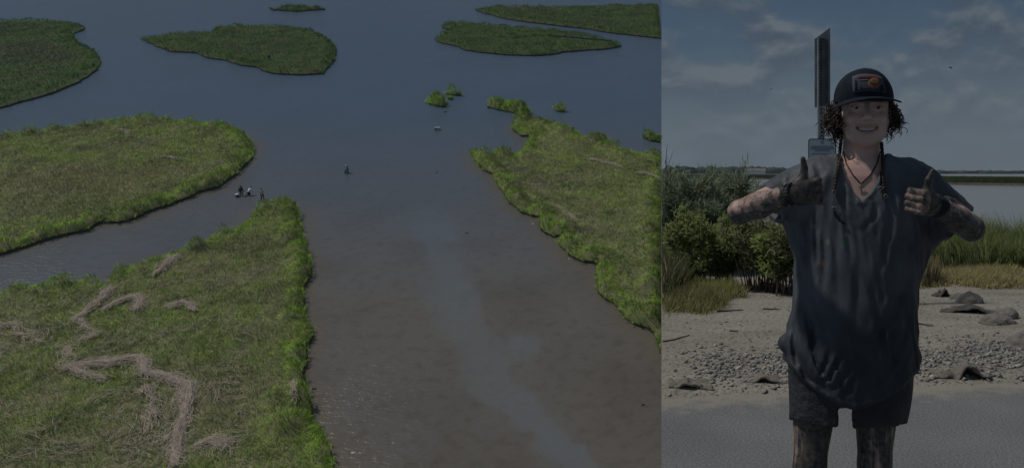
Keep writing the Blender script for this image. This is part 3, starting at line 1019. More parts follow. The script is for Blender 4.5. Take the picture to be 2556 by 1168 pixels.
for (px, w_, h_, lab) in ((1868, 8, 3, 'tiny white house on the far shore, left of the two'), (1893, 15, 3, 'long white building on the far shore beside the tiny house')):
    Y = 890.0
    X = (px - CX) / F * Y
    hr = empty('far_house', (X, Y, WZ))
    tag(hr, lab, 'house')
    bm = bmesh.new()
    bmesh.ops.create_cube(bm, size=1.0, matrix=Matrix.Translation((0, 0, h_ * 0.36 + 1)) @ Matrix.Diagonal((w_, 8, h_ * 0.7 + 2, 1)))
    bm_obj('wall', bm, house_m, hr)
    bm = bmesh.new()
    z0, z1 = h_ * 0.71 + 2.02, h_ + 3.2
    vs = [bm.verts.new(q) for q in ((-w_ / 2 - .4, -4.6, z0), (w_ / 2 + .4, -4.6, z0), (w_ / 2 + .4, 4.6, z0), (-w_ / 2 - .4, 4.6, z0), (-w_ / 2, 0, z1), (w_ / 2, 0, z1))]
    for f in ((0, 1, 5, 4), (2, 3, 4, 5), (1, 2, 5), (3, 0, 4), (3, 2, 1, 0)):
        bm.faces.new([vs[i] for i in f])
    bm_obj('roof', bm, roof_m, hr)

# --- shrubs and grasses on the shore
bark_m = noise_mat('bark', (0.085, 0.070, 0.055), (0.17, 0.145, 0.12), 30.0, 0.9, 0.4)


def tube(path, radii, sides=5):
    path = np.asarray(path, float)
    n = len(path)
    tan = np.gradient(path, axis=0)
    tan /= np.linalg.norm(tan, axis=1)[:, None] + 1e-9
    ref = np.array([0.31, 0.87, 0.38])
    a = np.cross(tan, ref)
    a /= np.linalg.norm(a, axis=1)[:, None] + 1e-9
    b_ = np.cross(tan, a)
    th = np.linspace(0, 2 * np.pi, sides, endpoint=False)
    r = np.broadcast_to(np.asarray(radii, float), (n,))
    v = path[:, None, :] + r[:, None, None] * (np.cos(th)[None, :, None] * a[:, None, :] + np.sin(th)[None, :, None] * b_[:, None, :])
    i = np.arange(n - 1)[:, None] * sides
    j = np.arange(sides)[None, :]
    j2 = (j + 1) % sides
    f = np.stack([i + j, i + j2, i + sides + j2, i + sides + j], -1).reshape(-1, 4)
    return v.reshape(-1, 3), f


def tubes_obj(name, paths, mat, parent=None, sides=5, smooth=True):
    vs, fs, off = [], [], 0
    for path, rad in paths:
        v_, f_ = tube(path, rad, sides)
        vs.append(v_)
        fs.append(f_ + off)
        off += len(v_)
    return make_mesh(name, np.concatenate(vs), np.concatenate(fs), mat, parent, smooth=smooth)


def shrub(label, px, depth, width, height, n_stems, n_leaf, c_hi, c_lo, leaf_len=0.09, leaf_w=0.022, spread=0.5, bare=0.15, seed=0, droop=0.5, min_x=0.05,
          name='shrub', group='shrubs behind the sand', depth_r=None, cat='shrub', leaf_from=0.25):
    r2 = np.random.default_rng(seed)
    X = (px - CX) / F * depth
    base0 = np.array([X, depth, 0.0])
    base0[2] = sand_z(base0[None, :2])[0] - 0.02
    root = empty(name, base0)
    tag(root, label, cat, group)
    depth_r = depth_r or width * 0.6
    paths, lp, ld, lt = [], [], [], []
    for k in range(n_stems):
        b_ = np.array([r2.uniform(-1, 1) * width * 0.38, r2.uniform(-1, 1) * depth_r * 0.5, 0])
        h = height * r2.uniform(0.62, 1.0) * (1 - 0.25 * (abs(b_[0]) / (width * 0.5)) ** 2)
        lean = np.array([b_[0] / width * 2 * spread + r2.normal(0, 0.12), r2.normal(0, 0.15), 0])
        s_ = np.linspace(0, 1, 7)
        wob = np.cumsum(r2.normal(0, 0.025, (7, 3)), 0) * h
        path = b_ + s_[:, None] * np.array([0, 0, h]) + (s_[:, None] ** 1.4) * lean * h * 0.6 + wob * np.array([1, 1, 0.2])
        path[:, 0] = np.maximum(path[:, 0], min_x - X)
        paths.append((path, np.linspace(0.009, 0.0025, 7)))
        # side twigs
        for q in range(6):
            f0 = r2.uniform(bare, 0.95)
            st = np.array([np.interp(f0, s_, path[:, i]) for i in range(3)])
            dr = np.array([r2.normal(0, 1), r2.normal(0, 1), r2.uniform(0.3, 1.4)])
            dr /= np.linalg.norm(dr)
            ln = h * r2.uniform(0.12, 0.28)
            en = st + dr * ln
            en[0] = max(en[0], min_x - X)
            paths.append((np.stack([st, (st + en) / 2 + r2.normal(0, 0.01, 3), en]), np.array([0.004, 0.003, 0.0015])))
            m = n_leaf // (n_stems * 6)
            f = r2.uniform(0, 1, m)[:, None]
            pp = st + (en - st) * f + r2.normal(0, 0.035, (m, 3))
            lp.append(pp)
            dd = dr + r2.normal(0, 0.75, (m, 3))
            ld.append(dd)
            lt.append(np.full(m, f0))
    tubes_obj('stem', paths, bark_m, root, 4)
    p = np.concatenate(lp)
    d = np.concatenate(ld)
    ok = p[:, 2] > height * leaf_from * r2.uniform(0, 1, len(p))
    p, d = p[ok], d[ok]
    d[:, 2] -= droop * r2.uniform(0, 1, len(d))
    d /= np.linalg.norm(d, axis=1)[:, None]
    p[:, 0] = np.maximum(p[:, 0], min_x - X)
    w = np.cross(d, r2.normal(0, 1, d.shape))
    w /= np.linalg.norm(w, axis=1)[:, None]
    n = len(p)
    ln = leaf_len * r2.uniform(0.6, 1.3, n)[:, None]
    hw = leaf_w * 0.5 * r2.uniform(0.7, 1.3, n)[:, None]
    v_ = np.stack([p, p + d * ln * 0.45 + w * hw, p + d * ln, p + d * ln * 0.45 - w * hw], 1)
    v_[:, :, 0] = np.maximum(v_[:, :, 0], 0.003 - X)
    f_ = np.arange(n)[:, None] * 4 + np.array([[0, 1, 2, 3]])
    cl = fbm(p * 3.0 + 9, 2, seed + 3)
    k = np.clip((cl - 0.35) * 3.0, 0, 1)[:, None]
    col = np.array(c_lo) * (1 - k) + np.array(c_hi) * k
    col = col * r2.uniform(0.7, 1.3, (n, 1)) * r2.uniform(0.94, 1.06, (n, 3))
    make_mesh('foliage', v_.reshape(-1, 3), f_, leaf_m, root, colors=np.repeat(col, 4, 0))
    return root


DG_HI, DG_LO = (0.31, 0.375, 0.235), (0.235, 0.29, 0.20)
LG_HI, LG_LO = (0.29, 0.36, 0.12), (0.20, 0.25, 0.10)
BR_HI, BR_LO = (0.29, 0.32, 0.14), (0.26, 0.235, 0.18)
shrub('tall dark green shrub at the seam behind the low grass', 1700, 12.0, 0.95, 1.50, 44, 22000, DG_HI, DG_LO, 0.17, 0.015, 0.25, 0.1, 11, min_x=0.01, droop=-0.5)
shrub('tall dark shrub crowned by a lighter spray, left of the elbow', 1775, 12.4, 1.0, 1.52, 44, 22000, DG_HI, DG_LO, 0.17, 0.015, 0.3, 0.1, 12, droop=-0.5)
shrub('dark rounded shrub ending at the open water above the elbow', 1832, 13.0, 0.7, 1.38, 34, 15000, DG_HI, DG_LO, 0.17, 0.015, 0.3, 0.1, 13, droop=-0.5)
shrub('bright yellow green bush below the raised elbow', 1768, 10.2, 0.78, 1.02, 34, 16000, LG_HI, LG_LO, 0.075, 0.022, 0.55, 0.25, 14, leaf_from=0.4)
shrub('thin twiggy bush with bare lower stems beside the shirt', 1905, 9.9, 0.66, 0.98, 44, 8000, BR_HI, BR_LO, 0.075, 0.018, 0.45, 0.4, 15, leaf_from=0.6)
shrub('leafy green bush half hidden behind the shirt', 1962, 9.6, 0.60, 1.0, 34, 10000, LG_HI, BR_LO, 0.08, 0.02, 0.4, 0.3, 16, leaf_from=0.5)
shrub('dull green bush growing behind the shirt, out by the sign post', 2070, 11.6, 1.1, 1.0, 18, 5000, DG_HI, BR_LO, 0.08, 0.02, 0.4, 0.25, 17)


def grass_patch(name, label, n, sampler, length, width, lean, c_hi, c_lo, straw=0.2, cat='grass', seed=0):
    r2 = np.random.default_rng(seed)
    xy = sampler(r2, n)
    xy = xy[xy[:, 0] > 0.01]
    n = len(xy)
    z = sand_z(xy)
    k = np.clip((fbm(xy * 1.8, 2, seed) - 0.3) * 2.4, 0, 1)[:, None]
    col = np.array(c_lo) * (1 - k) + np.array(c_hi) * k
    st = (r2.uniform(0, 1, n) < straw)[:, None]
    col = np.where(st, np.array([0.40, 0.34, 0.21]), col) * r2.uniform(0.7, 1.3, (n, 1))
    cl = 0.55 + 0.9 * fbm(xy * 2.2, 2, seed + 5)
    ln = length * cl * r2.uniform(0.6, 1.2, n)
    az = 6.28 * 2 * fbm(xy * 0.9, 2, seed + 9) + r2.normal(0, 0.9, n)
    az = np.where(xy[:, 0] < 0.25, r2.normal(0, 1.2, n), az)
    base = np.c_[xy, z - 0.01]
    v_, f_, c_ = blades(base, ln, width * r2.uniform(0.6, 1.4, n), r2.uniform(0.2, 1.0, n) * lean, az, col)
    v_[:, 0] = np.maximum(v_[:, 0], 0.003)
    o = make_mesh(name, v_, f_, leaf_m, colors=c_)
    tag(o, label, cat, kind='stuff')
    return o


def px_sampler(poly_px, z=-0.05):
    poly = np.array([ground_at(x, y, z)[:2] for x, y in poly_px])
    lo, hi = poly.min(0), poly.max(0)

    def f(r2, n):
        out = []
        tot = 0
        while tot < n:
            p = lo + r2.uniform(0, 1, (n, 2)) * (hi - lo)
            d, _ = dist_poly(poly, p)
            m = inside(poly, p) & (r2.uniform(0, 1, n) < np.clip(d / 0.25, 0.15, 1) * np.clip(2.2 * fbm(p * 2.5, 2, 6) - 0.35, 0.05, 1))
            out.append(p[m])
            tot += m.sum()
        return np.concatenate(out)[:n]
    return f


grass_patch('low_grass', 'yellow green grass spilling onto the sand at the seam', 9000,
            px_sampler([(1640, 812), (1700, 785), (1750, 795), (1800, 785), (1830, 745), (1865, 745), (1850, 720), (1790, 715), (1700, 700), (1640, 690)]),
            0.20, 0.009, 1.25, (0.29, 0.305, 0.10), (0.22, 0.225, 0.09), 0.2, seed=21)
grass_patch('tall_grass', 'tall thin grass standing at the seam below the dark shrubs', 2600,
            px_sampler([(1640, 770), (1680, 750), (1715, 720), (1700, 690), (1640, 690)]), 0.50, 0.012, 0.7, (0.155, 0.175, 0.070), (0.110, 0.125, 0.060), 0.15, seed=22)
grass_patch('dry_grass', 'flattened straw yellow grass above the sand on the right', 20000,
            px_sampler([(2230, 720), (2310, 725), (2380, 712), (2450, 722), (2570, 722), (2570, 655), (2500, 640), (2400, 630), (2300, 632), (2230, 640)]),
            0.15, 0.010, 1.6, (0.46, 0.44, 0.17), (0.38, 0.35, 0.155), 0.4, seed=23)
grass_patch('dry_tuft', 'upright dry grass tuft beside the hip on the right', 700,
            px_sampler([(2290, 716), (2300, 720), (2330, 716), (2345, 700), (2325, 690), (2295, 698)]), 0.42, 0.010, 0.4, (0.19, 0.17, 0.085), (0.16, 0.135, 0.075), 0.5, seed=24)
def behind(r2, n):
    return np.c_[r2.uniform(2.0, 8.0, n), r2.uniform(12.2, 15.5, n)]
grass_patch('shore_grass', 'thick green shore grass in front of the bay on the right', 26000, behind, 0.66, 0.014, 0.95, (0.26, 0.34, 0.10), (0.16, 0.21, 0.085), 0.08, seed=25)


# --- gravel, rocks, torn fabric and driftwood
stone_m = attr_mat('stone', 0.85, 0.25)


def pebbles(name, label, n, sampler, smin, smax, seed):
    r2 = np.random.default_rng(seed)
    xy = sampler(r2, n)
    n = len(xy)
    z = sand_z(xy)
    oct_v = np.array([(1, 0, 0), (0.3, 0.95, 0), (-0.8, 0.6, 0), (-0.8, -0.6, 0), (0.3, -0.95, 0), (0.1, 0, 1), (0, 0, -0.8)], float)
    oct_f = np.array([(0, 1, 5), (1, 2, 5), (2, 3, 5), (3, 4, 5), (4, 0, 5), (1, 0, 6), (2, 1, 6), (3, 2, 6), (4, 3, 6), (0, 4, 6)])
    sz = smin + (smax - smin) * r2.uniform(0, 1, n) ** 3.0
    th = r2.uniform(0, 6.28, n)
    s3 = np.stack([sz * r2.uniform(0.8, 1.5, n), sz * r2.uniform(0.7, 1.1, n), sz * r2.uniform(0.4, 0.8, n)], 1)
    vv = oct_v[None] * (1 + 0.35 * (r2.uniform(0, 1, (n, 7, 1)) - 0.5)) * s3[:, None, :]
    c_, s_ = np.cos(th)[:, None], np.sin(th)[:, None]
    x = vv[..., 0] * c_ - vv[..., 1] * s_
    y = vv[..., 0] * s_ + vv[..., 1] * c_
    tilt = r2.normal(0, 0.35, (n, 1))
    zz = vv[..., 2] + x * tilt
    v_ = np.stack([x + xy[:, :1], y + xy[:, 1:], zz + (z + s3[:, 2] * 0.3)[:, None]], -1).reshape(-1, 3)
    f_ = (np.arange(n)[:, None, None] * 7 + oct_f[None]).reshape(-1, 3)
    pal = np.array([(0.29, 0.28, 0.26), (0.21, 0.22, 0.225), (0.34, 0.32, 0.28), (0.27, 0.25, 0.22), (0.17, 0.17, 0.17), (0.44, 0.42, 0.38), (0.31, 0.285, 0.245)])
    col = pal[r2.choice(7, n, p=[.22, .2, .14, .18, .1, .04, .12])] * r2.uniform(0.75, 1.2, (n, 1))
    o = make_mesh(name, v_, f_, stone_m, colors=np.repeat(col, 7, 0))
    tag(o, label, 'gravel', kind='stuff')
    return o


def band_sampler(r2, n):
    out, tot = [], 0
    while tot < n:
        X = r2.uniform(0.02, 5.0, n)
        e = r2.uniform(0.22, 2.2, n)
        p = np.c_[X, road_edge(X) + e]
        dens = np.exp(-((e - 0.85) / 0.42) ** 2) * np.clip(5.0 * fbm(p * 1.4, 2, 15) - 2.0, 0.04, 1) * np.where(X < 1.0, 0.85, 1.0)
        m = r2.uniform(0, 1, n) < dens
        out.append(p[m])
        tot += m.sum()
    return np.concatenate(out)[:n]


pebbles('gravel', 'belt of grey and tan gravel between sand and road', 9000, band_sampler, 0.004, 0.026, 31)


def wide_sampler(r2, n):
    X = r2.uniform(0.05, 6, n)
    return np.c_[X, road_edge(X) + 0.12 + 5.5 * r2.uniform(0, 1, n) ** 1.6]


pebbles('grit', 'scattered small stones and shell bits over the sand', 2600, wide_sampler, 0.004, 0.017, 32)

rock_m = noise_mat('rock', (0.16, 0.15, 0.135), (0.27, 0.25, 0.225), 6.0, 0.9, 0.7, 22.0)


def rock(label, x, y, w, d, h, seed, name='rock', mat=None, group='rocks along the shore', cat='rock', tilt=0.0):
    p = ground_at(x, y, 0.0)
    bm = bmesh.new()
    bmesh.ops.create_icosphere(bm, subdivisions=4, radius=1.0)
    co_ = np.array([v_.co[:] for v_ in bm.verts])
    nz = fbm(co_ * 1.7 + seed * 3.1, 4, seed)
    for v_, q in zip(bm.verts, nz):
        k = 0.72 + 0.6 * q
        z = v_.co.z * k
        v_.co = Vector((v_.co.x * k * w / 2, v_.co.y * k * d / 2, (z if z > 0 else z * 0.4) * h + v_.co.x * tilt))
    o = bm_obj(name, bm, mat or rock_m, smooth=True)
    o.location = (p[0], p[1], sand_z(p[None, :2])[0] + h * 0.05)
    tag(o, label, cat, group)
    return o


rock('smooth rounded grey rock at the foot of the dry grass', 2420, 752, 0.28, 0.22, 0.10, 1)
rock('flat pale boulder lowest of the rocks on the right sand', 2490, 808, 0.32, 0.22, 0.085, 2)
rock('dark humped rock just behind the flat pale boulder', 2508, 793, 0.24, 0.18, 0.09, 3)
rock('ribbed round rock at the right edge of the gravel', 2548, 872, 0.20, 0.20, 0.10, 4)
rock('buried stone poking from low grass near the seam', 1765, 752, 0.22, 0.16, 0.07, 5)
rock('pale stone among the debris below the green shore grass', 2370, 640, 0.45, 0.3, 0.14, 6)
rock('small brown stone left of the smooth rounded rock', 2390, 742, 0.16, 0.12, 0.07, 7)
rock('broken pale stone under the shore grass at the far right', 2510, 652, 0.5, 0.3, 0.12, 8)

cloth_m = noise_mat('weathered_fabric', (0.15, 0.135, 0.115), (0.25, 0.23, 0.195), 9.0, 0.9, 0.5, 60.0)
dark_cloth_m = noise_mat('dark_fabric', (0.06, 0.06, 0.058), (0.13, 0.125, 0.115), 9.0, 0.9, 0.5, 60.0)


def torn_sheet(label, x, y, w, d, h, seed, mat, rot=0.0):
    """a crumpled sheet of erosion fabric, arched so that it stands hollow on the ground"""
    p = ground_at(x, y, 0.0)
    nu, nv = 34, 20
    uu, vv = np.meshgrid(np.linspace(-1, 1, nu), np.linspace(-1, 1, nv))
    q = np.stack([uu.ravel(), vv.ravel()], 1)
    nz = fbm(q * 2.2 + seed * 7, 4, seed)
    u0 = 0.25 if seed % 2 else -0.2
    arch = (0.12 + 0.88 * np.exp(-((q[:, 0] - u0) / 0.34) ** 2)) * np.clip(1.15 - np.abs(q[:, 0]), 0, 1) * np.clip(0.75 - 0.5 * q[:, 1], 0, 1)
    z = h * (arch * (0.30 + 1.1 * nz)) + h * 0.75 * (fbm(q * 3.5 + seed, 3, seed + 2) - 0.45) - 0.012
    X = q[:, 0] * w / 2 * (1 + 0.25 * (nz - 0.5)) 
    Yv = q[:, 1] * d / 2 * (1 + 0.3 * (fbm(q * 2.2, 2, seed + 9) - 0.5))
    v_ = np.stack([X, Yv, z], 1)
    ii = np.arange(nu * nv).reshape(nv, nu)
    f_ = np.stack([ii[:-1, :-1], ii[:-1, 1:], ii[1:, 1:], ii[1:, :-1]], -1).reshape(-1, 4)
    o = make_mesh('torn_fabric', v_, f_, mat, smooth=True)
    so = o.modifiers.new('thickness', 'SOLIDIFY')
    so.thickness = 0.012
    o.location = (p[0], p[1], sand_z(p[None, :2])[0] + 0.01)
    o.rotation_euler = (0, 0, rot)
    tag(o, label, 'torn fabric', 'torn sheets of fabric on the shore')
    return o


torn_sheet('tan fabric flap standing over a dark hollow beside the road', 2395, 942, 0.36, 0.20, 0.11, 3, cloth_m)
torn_sheet('folded tan fabric lying by the road at the seam', 1722, 968, 0.28, 0.20, 0.055, 6, cloth_m)
torn_sheet('flat fabric strip tucked under gravel beside the shorts', 1920, 955, 0.40, 0.20, 0.045, 8, cloth_m)
torn_sheet('long dark crumpled fabric between the rocks on the right', 2440, 775, 0.70, 0.42, 0.085, 12, dark_cloth_m, -0.35)
torn_sheet('black scrap of fabric below the dry tuft', 2355, 733, 0.26, 0.14, 0.10, 14, dark_cloth_m, 0.3)

wood2_m = noise_mat('driftwood', (0.05, 0.045, 0.038), (0.11, 0.095, 0.08), 20.0, 0.9, 0.4)


def stick(label, pts_px, r, seed):
    r2 = np.random.default_rng(seed)
    pts = np.array([ground_at(x, y, 0.0) for x, y in pts_px])
    pts[:, 2] = sand_z(pts[:, :2]) + r * 0.9
    o = tubes_obj('driftwood_stick', [(pts, np.linspace(r, r * 0.5, len(pts)))], wood2_m, None, 6)
    tag(o, label, 'driftwood', 'sticks on the sand')
    return o


stick('thin dark stick on sand beside the hip on the right', [(2275, 812), (2292, 810), (2310, 814), (2330, 818)], 0.009, 1)
stick('short forked stick on the sand near the shirt hem', [(1905, 768), (1925, 770), (1945, 771)], 0.010, 2)
stick('stick lying at the edge of the low grass', [(1790, 772), (1820, 770), (1855, 768)], 0.010, 3)
stick('dark branch under the twiggy bush beside the shirt', [(1900, 700), (1930, 712), (1960, 716), (1990, 718)], 0.014, 4)
stick('thin root trailing from the seam across the sand', [(1655, 855), (1680, 848), (1712, 838), (1722, 836)], 0.006, 5)
stick('little twig on open sand left of the shirt', [(1822, 824), (1833, 826), (1842, 825)], 0.008, 6)

# bare sapling at the seam
sap = empty('bare_sapling', (0.03, 12.6, -0.2))
tag(sap, 'leafless grey twig sapling rising at the seam', 'sapling')
r2 = np.random.default_rng(5)
paths = [(np.array([(0.02, 0, 0), (0.03, 0, 0.8), (0.03, 0, 1.5), (0.05, 0, 1.95)]), np.array([.012, .01, .007, .003]))]
for k in range(7):
    z0 = 1.2 + 0.09 * k
    s_ = 1 if k % 2 else 0.25
    paths.append((np.array([(0.03, 0, z0), (0.03 + 0.07 * s_, 0.03, z0 + 0.12), (0.03 + 0.13 * s_, 0.05, z0 + 0.30)]), np.array([.005, .004, .002])))
tubes_obj('twig', paths, bark_m, sap, 4)

# ------------------------------------------------------------------ implicit-surface modelling for bodies and cloth
def s_rc(p, a, b, r1, r2):
    a, b = np.asarray(a, float), np.asarray(b, float)
    ab = b - a
    t = np.clip(((p - a) @ ab) / max(ab @ ab, 1e-12), 0, 1)
    q = p - a - t[:, None] * ab
    return np.sqrt((q * q).sum(1)) - (r1 + (r2 - r1) * t)


def s_ell(p, c, r):
    q = (p - np.asarray(c, float))
    r = np.asarray(r, float)
    k0 = np.sqrt(((q / r) ** 2).sum(1)) + 1e-9
    k1 = np.sqrt(((q / (r * r)) ** 2).sum(1)) + 1e-9
    return k0 * (k0 - 1) / k1


def s_box(p, c, half, rad):
    q = np.abs(p - np.asarray(c, float)) - (np.asarray(half, float) - rad)
    return np.sqrt((np.maximum(q, 0) ** 2).sum(1)) + np.minimum(q.max(1), 0) - rad


def smin(a, b, k):
    h = np.clip(0.5 + 0.5 * (b - a) / k, 0, 1)
    return b + (a - b) * h - k * h * (1 - h)


def smax(a, b, k):
    return -smin(-a, -b, k)


def near(p, c, r, fn, slackr=0.10):
    """evaluate fn only near its bounding sphere; elsewhere a safe lower bound"""
    dc = np.sqrt(((p - c) ** 2).sum(1))
    out = dc - (r - slackr)
    m = dc < r
    if m.any():
        out[m] = fn(p[m])
    return out


_CO = np.array([(i & 1, (i >> 1) & 1, (i >> 2) & 1) for i in range(8)])
_ED = [(a, b) for a in range(8) for b in range(a + 1, 8) if bin(a ^ b).count('1') == 1]


def mesh_sdf(fn, lo, hi, h, levels=4, slack=1.7):
    """surface nets over a sparse grid refined around the surface"""
    lo = np.asarray(lo, float)
    size = h * 2 ** levels
    nn = np.ceil((np.asarray(hi) - lo) / size).astype(int)
    g = np.stack(np.meshgrid(*[np.arange(k) for k in nn], indexing='ij'), -1).reshape(-1, 3)
    for lv in range(levels + 1):
        s = h * 2 ** (levels - lv)
        d = fn(lo + (g + 0.5) * s)
        g = g[np.abs(d) < slack * s * 0.87]
        if lv < levels:
            g = (g[:, None, :] * 2 + _CO[None]).reshape(-1, 3)
    M = 4096

    def key(i):
        return (i[..., 0].astype(np.int64) * M + i[..., 1]) * M + i[..., 2]
    corners = g[:, None, :] + _CO[None]
    ck = key(corners)
    uk, inv = np.unique(ck, return_inverse=True)
    ci = np.stack([uk // (M * M), (uk // M) % M, uk % M], 1)
    val = fn(lo + ci * h)
    cv = val[inv.reshape(ck.shape)]
    sg = cv < 0
    act = sg.any(1) & ~sg.all(1)
    g, cv, sg = g[act], cv[act], sg[act]
    acc = np.zeros((len(g), 3))
    cnt = np.zeros(len(g))
    for a, b in _ED:
        m = sg[:, a] != sg[:, b]
        t = cv[m, a] / (cv[m, a] - cv[m, b])
        acc[m] += _CO[a] + t[:, None] * (_CO[b] - _CO[a])
        cnt[m] += 1
    verts = lo + (g + acc / cnt[:, None]) * h
    gk = key(g)
    order = np.argsort(gk)
    sk = gk[order]
    quads = []
    for ax in range(3):
        e = np.zeros(3, int)
        e[ax] = 1
        o1, o2 = np.eye(3, dtype=int)[(ax + 1) % 3], np.eye(3, dtype=int)[(ax + 2) % 3]
        ia = 0
        ib = 1 << ax
        m = sg[:, ia] != sg[:, ib]
        c = g[m]
        q = [c, c - o1, c - o1 - o2, c - o2]
        idx = []
        ok = np.ones(len(c), bool)
        for qq in q:
            kk = key(qq)
            ps = np.clip(np.searchsorted(sk, kk), 0, len(sk) - 1)
            ok &= sk[ps] == kk
            idx.append(order[ps])
        f = np.stack(idx, 1)[ok]
        flip = ~sg[m, ia][ok]
        f[flip] = f[flip][:, ::-1]
        quads.append(f)
    return verts, np.concatenate(quads)


def to_px(p):
    return CX + p[:, 0] / p[:, 1] * F, CY - (p[:, 2] - CZ) / p[:, 1] * F


def march(fn, x, y, Y0=1.9, Y1=2.8, off=0.0):
    """first point of the surface along the line of sight through a photograph pixel"""
    x, y = np.atleast_1d(np.asarray(x, float)), np.atleast_1d(np.asarray(y, float))
    Y = np.full(len(x), Y0)
    d = np.stack([(x - CX) / F, np.ones(len(x)), (CY - y) / F], 1)
    for _ in range(70):
        p = d * Y[:, None] + CAMP
        s = fn(p) - off
        Y = np.minimum(Y + s * 0.8, Y1)
    return d * Y[:, None] + CAMP


# ------------------------------------------------------------------ the person on the road
YB = 2.56
Q = P
HEAD = Q(2158, 275, 2.55)
YAW = R(9)
HX = np.array([math.cos(YAW), -math.sin(YAW), 0])      # head's sideways axis (towards the viewer's right)
HY = np.array([math.sin(YAW), math.cos(YAW), 0])       # towards the back of the head
HZ = np.array([0, 0, 1.0])
HROT = np.stack([HX, HY, HZ], 1)


def to_head(p):
    return (p - HEAD) @ HROT


def from_head(q):
    return np.asarray(q, float) @ HROT.T + HEAD


def mouth_c(x):
    return -0.0670 + 0.0085 * (np.clip(np.abs(x) / 0.035, 0, 1.3)) ** 2


def sd_head(p):
    q = to_head(p)
    ax = np.stack([np.abs(q[:, 0]), q[:, 1], q[:, 2]], 1)
    d = s_ell(q, (0, 0.022, 0.035), (0.076, 0.095, 0.088))
    d = smin(d, s_ell(q, (0, -0.015, -0.030), (0.0675, 0.070, 0.085)), 0.03)
    d = smin(d, s_ell(q, (0, -0.030, -0.072), (0.045, 0.052, 0.045)), 0.025)
    d = smin(d, s_ell(q, (0, -0.064, -0.100), (0.022, 0.017, 0.016)), 0.022)
    d = smin(d, s_rc(ax, (0.060, 0.0, -0.032), (0.036, -0.034, -0.086), 0.015, 0.013), 0.025)
    d = smin(d, s_ell(ax, (0.040, -0.068, -0.034), (0.021, 0.017, 0.019)), 0.016)
    d = smin(d, s_rc(ax, (0.012, -0.081, 0.015), (0.044, -0.066, 0.016), 0.008, 0.008), 0.014)
    d = smax(d, -s_ell(ax, (0.0325, -0.094, 0.001), (0.0170, 0.0155, 0.0098)), 0.009)
    # nose
    d = smin(d, s_rc(q, (0, -0.087, 0.006), (0, -0.107, -0.026), 0.0085, 0.0110), 0.009)
    d = smin(d, s_ell(q, (0, -0.110, -0.0305), (0.0120, 0.0105, 0.0090)), 0.007)
    d = smin(d, s_ell(ax, (0.0150, -0.094, -0.0330), (0.0085, 0.012, 0.0078)), 0.006)
    d = smax(d, -s_ell(ax, (0.0075, -0.1020, -0.0405), (0.0042, 0.006, 0.0035)), 0.003)
    # smile folds
    d = smax(d, -s_rc(ax, (0.0215, -0.0905, -0.034), (0.0440, -0.074, -0.058), 0.0042, 0.0045), 0.010)
    # lips and the open grin
    xx = np.clip(np.abs(q[:, 0]) / 0.035, 0, 1)
    zc = mouth_c(q[:, 0])
    hg = 0.0052 * np.sqrt(np.clip(1 - xx ** 2.5, 0, 1)) + 0.0006
    yl = -0.0885 + 11.0 * q[:, 0] ** 2
    for sgn, rr in ((1, 0.0042), (-1, 0.0052)):
        dz = q[:, 2] - (zc + sgn * (hg + 0.0035))
        dl = np.sqrt((np.maximum(np.abs(q[:, 0]) - 0.035, 0)) ** 2 + (q[:, 1] - yl) ** 2 + dz ** 2) - rr * (1 - 0.5 * xx)
        d = smin(d, dl, 0.006)
    slot = np.maximum(np.maximum(np.abs(q[:, 0]) - 0.035, np.abs(q[:, 2] - zc) - hg), np.maximum(q[:, 1] - (yl + 0.013), -0.16 - q[:, 1]))
    d = smax(d, -slot, 0.0025)
    # eyelids
    for zz, yy, c in ((0.0058, -0.0815, -1), (-0.0054, -0.0812, 1)):
        q2 = np.stack([ax[:, 0] - 0.0325, ax[:, 1], ax[:, 2] - zz - c * 22 * (ax[:, 0] - 0.0325) ** 2], 1)
        d = smin(d, s_rc(q2, (-0.014, yy, 0), (0.015, yy + 0.006, 0), 0.0042, 0.0040), 0.004)
    # ears
    d = smin(d, s_ell(ax, (0.079, 0.012, -0.018), (0.009, 0.019, 0.030)), 0.008)
    d = smax(d, -s_ell(ax, (0.088, 0.008, -0.014), (0.007, 0.010, 0.016)), 0.006)
    # neck
    d = smin(d, s_rc(q, (-0.004, 0.028, -0.075), (-0.012, 0.035, -0.200), 0.058, 0.060), 0.022)
    return d


ROWS = np.array([  # py, left px, right px, half depth, centre Y
    (391, 2084, 2220, 0.054, 2.585), (397, 2066, 2236, 0.066, 2.582), (405, 2038, 2262, 0.078, 2.580), (420, 2004, 2300, 0.092, 2.578), (440, 1988, 2324, 0.102, 2.575),
    (500, 1990, 2322, 0.116, 2.570), (560, 1994, 2314, 0.122, 2.566), (640, 1993, 2299, 0.126, 2.562), (720, 1988, 2284, 0.130, 2.560),
    (800, 1976, 2279, 0.138, 2.556), (860, 1965, 2280, 0.144, 2.555), (900, 1962, 2281, 0.147, 2.555), (960, 1968, 2276, 0.148, 2.555), (1040, 1984, 2262, 0.142, 2.557)])
RZ = CZ + (CY - ROWS[:, 0]) / F * YB
RL = (ROWS[:, 1] - CX) / F * YB
RR = (ROWS[:, 2] - CX) / F * YB


def stack_d(p, grow=0.0):
    z = p[:, 2]
    zi, o = RZ[::-1], slice(None, None, -1)
    l_, r_ = np.interp(z, zi, RL[o]), np.interp(z, zi, RR[o])
    b_, c_ = np.interp(z, zi, ROWS[o, 3]), np.interp(z, zi, ROWS[o, 4])
    a_ = (r_ - l_) / 2 + grow
    b_ = b_ + grow
    u = np.abs((p[:, 0] - (l_ + r_) / 2) / a_)
    v = np.abs((p[:, 1] - c_) / b_)
    k = (u ** 2.3 + v ** 2.3) ** (1 / 2.3)
    d = (k - 1) * np.minimum(a_, b_) * 0.92
    return np.maximum(d, np.maximum(z - RZ[0] - grow, RZ[-1] - z - grow))


LW, RW = Q(1970, 486, 2.34), Q(2336, 512, 2.35)


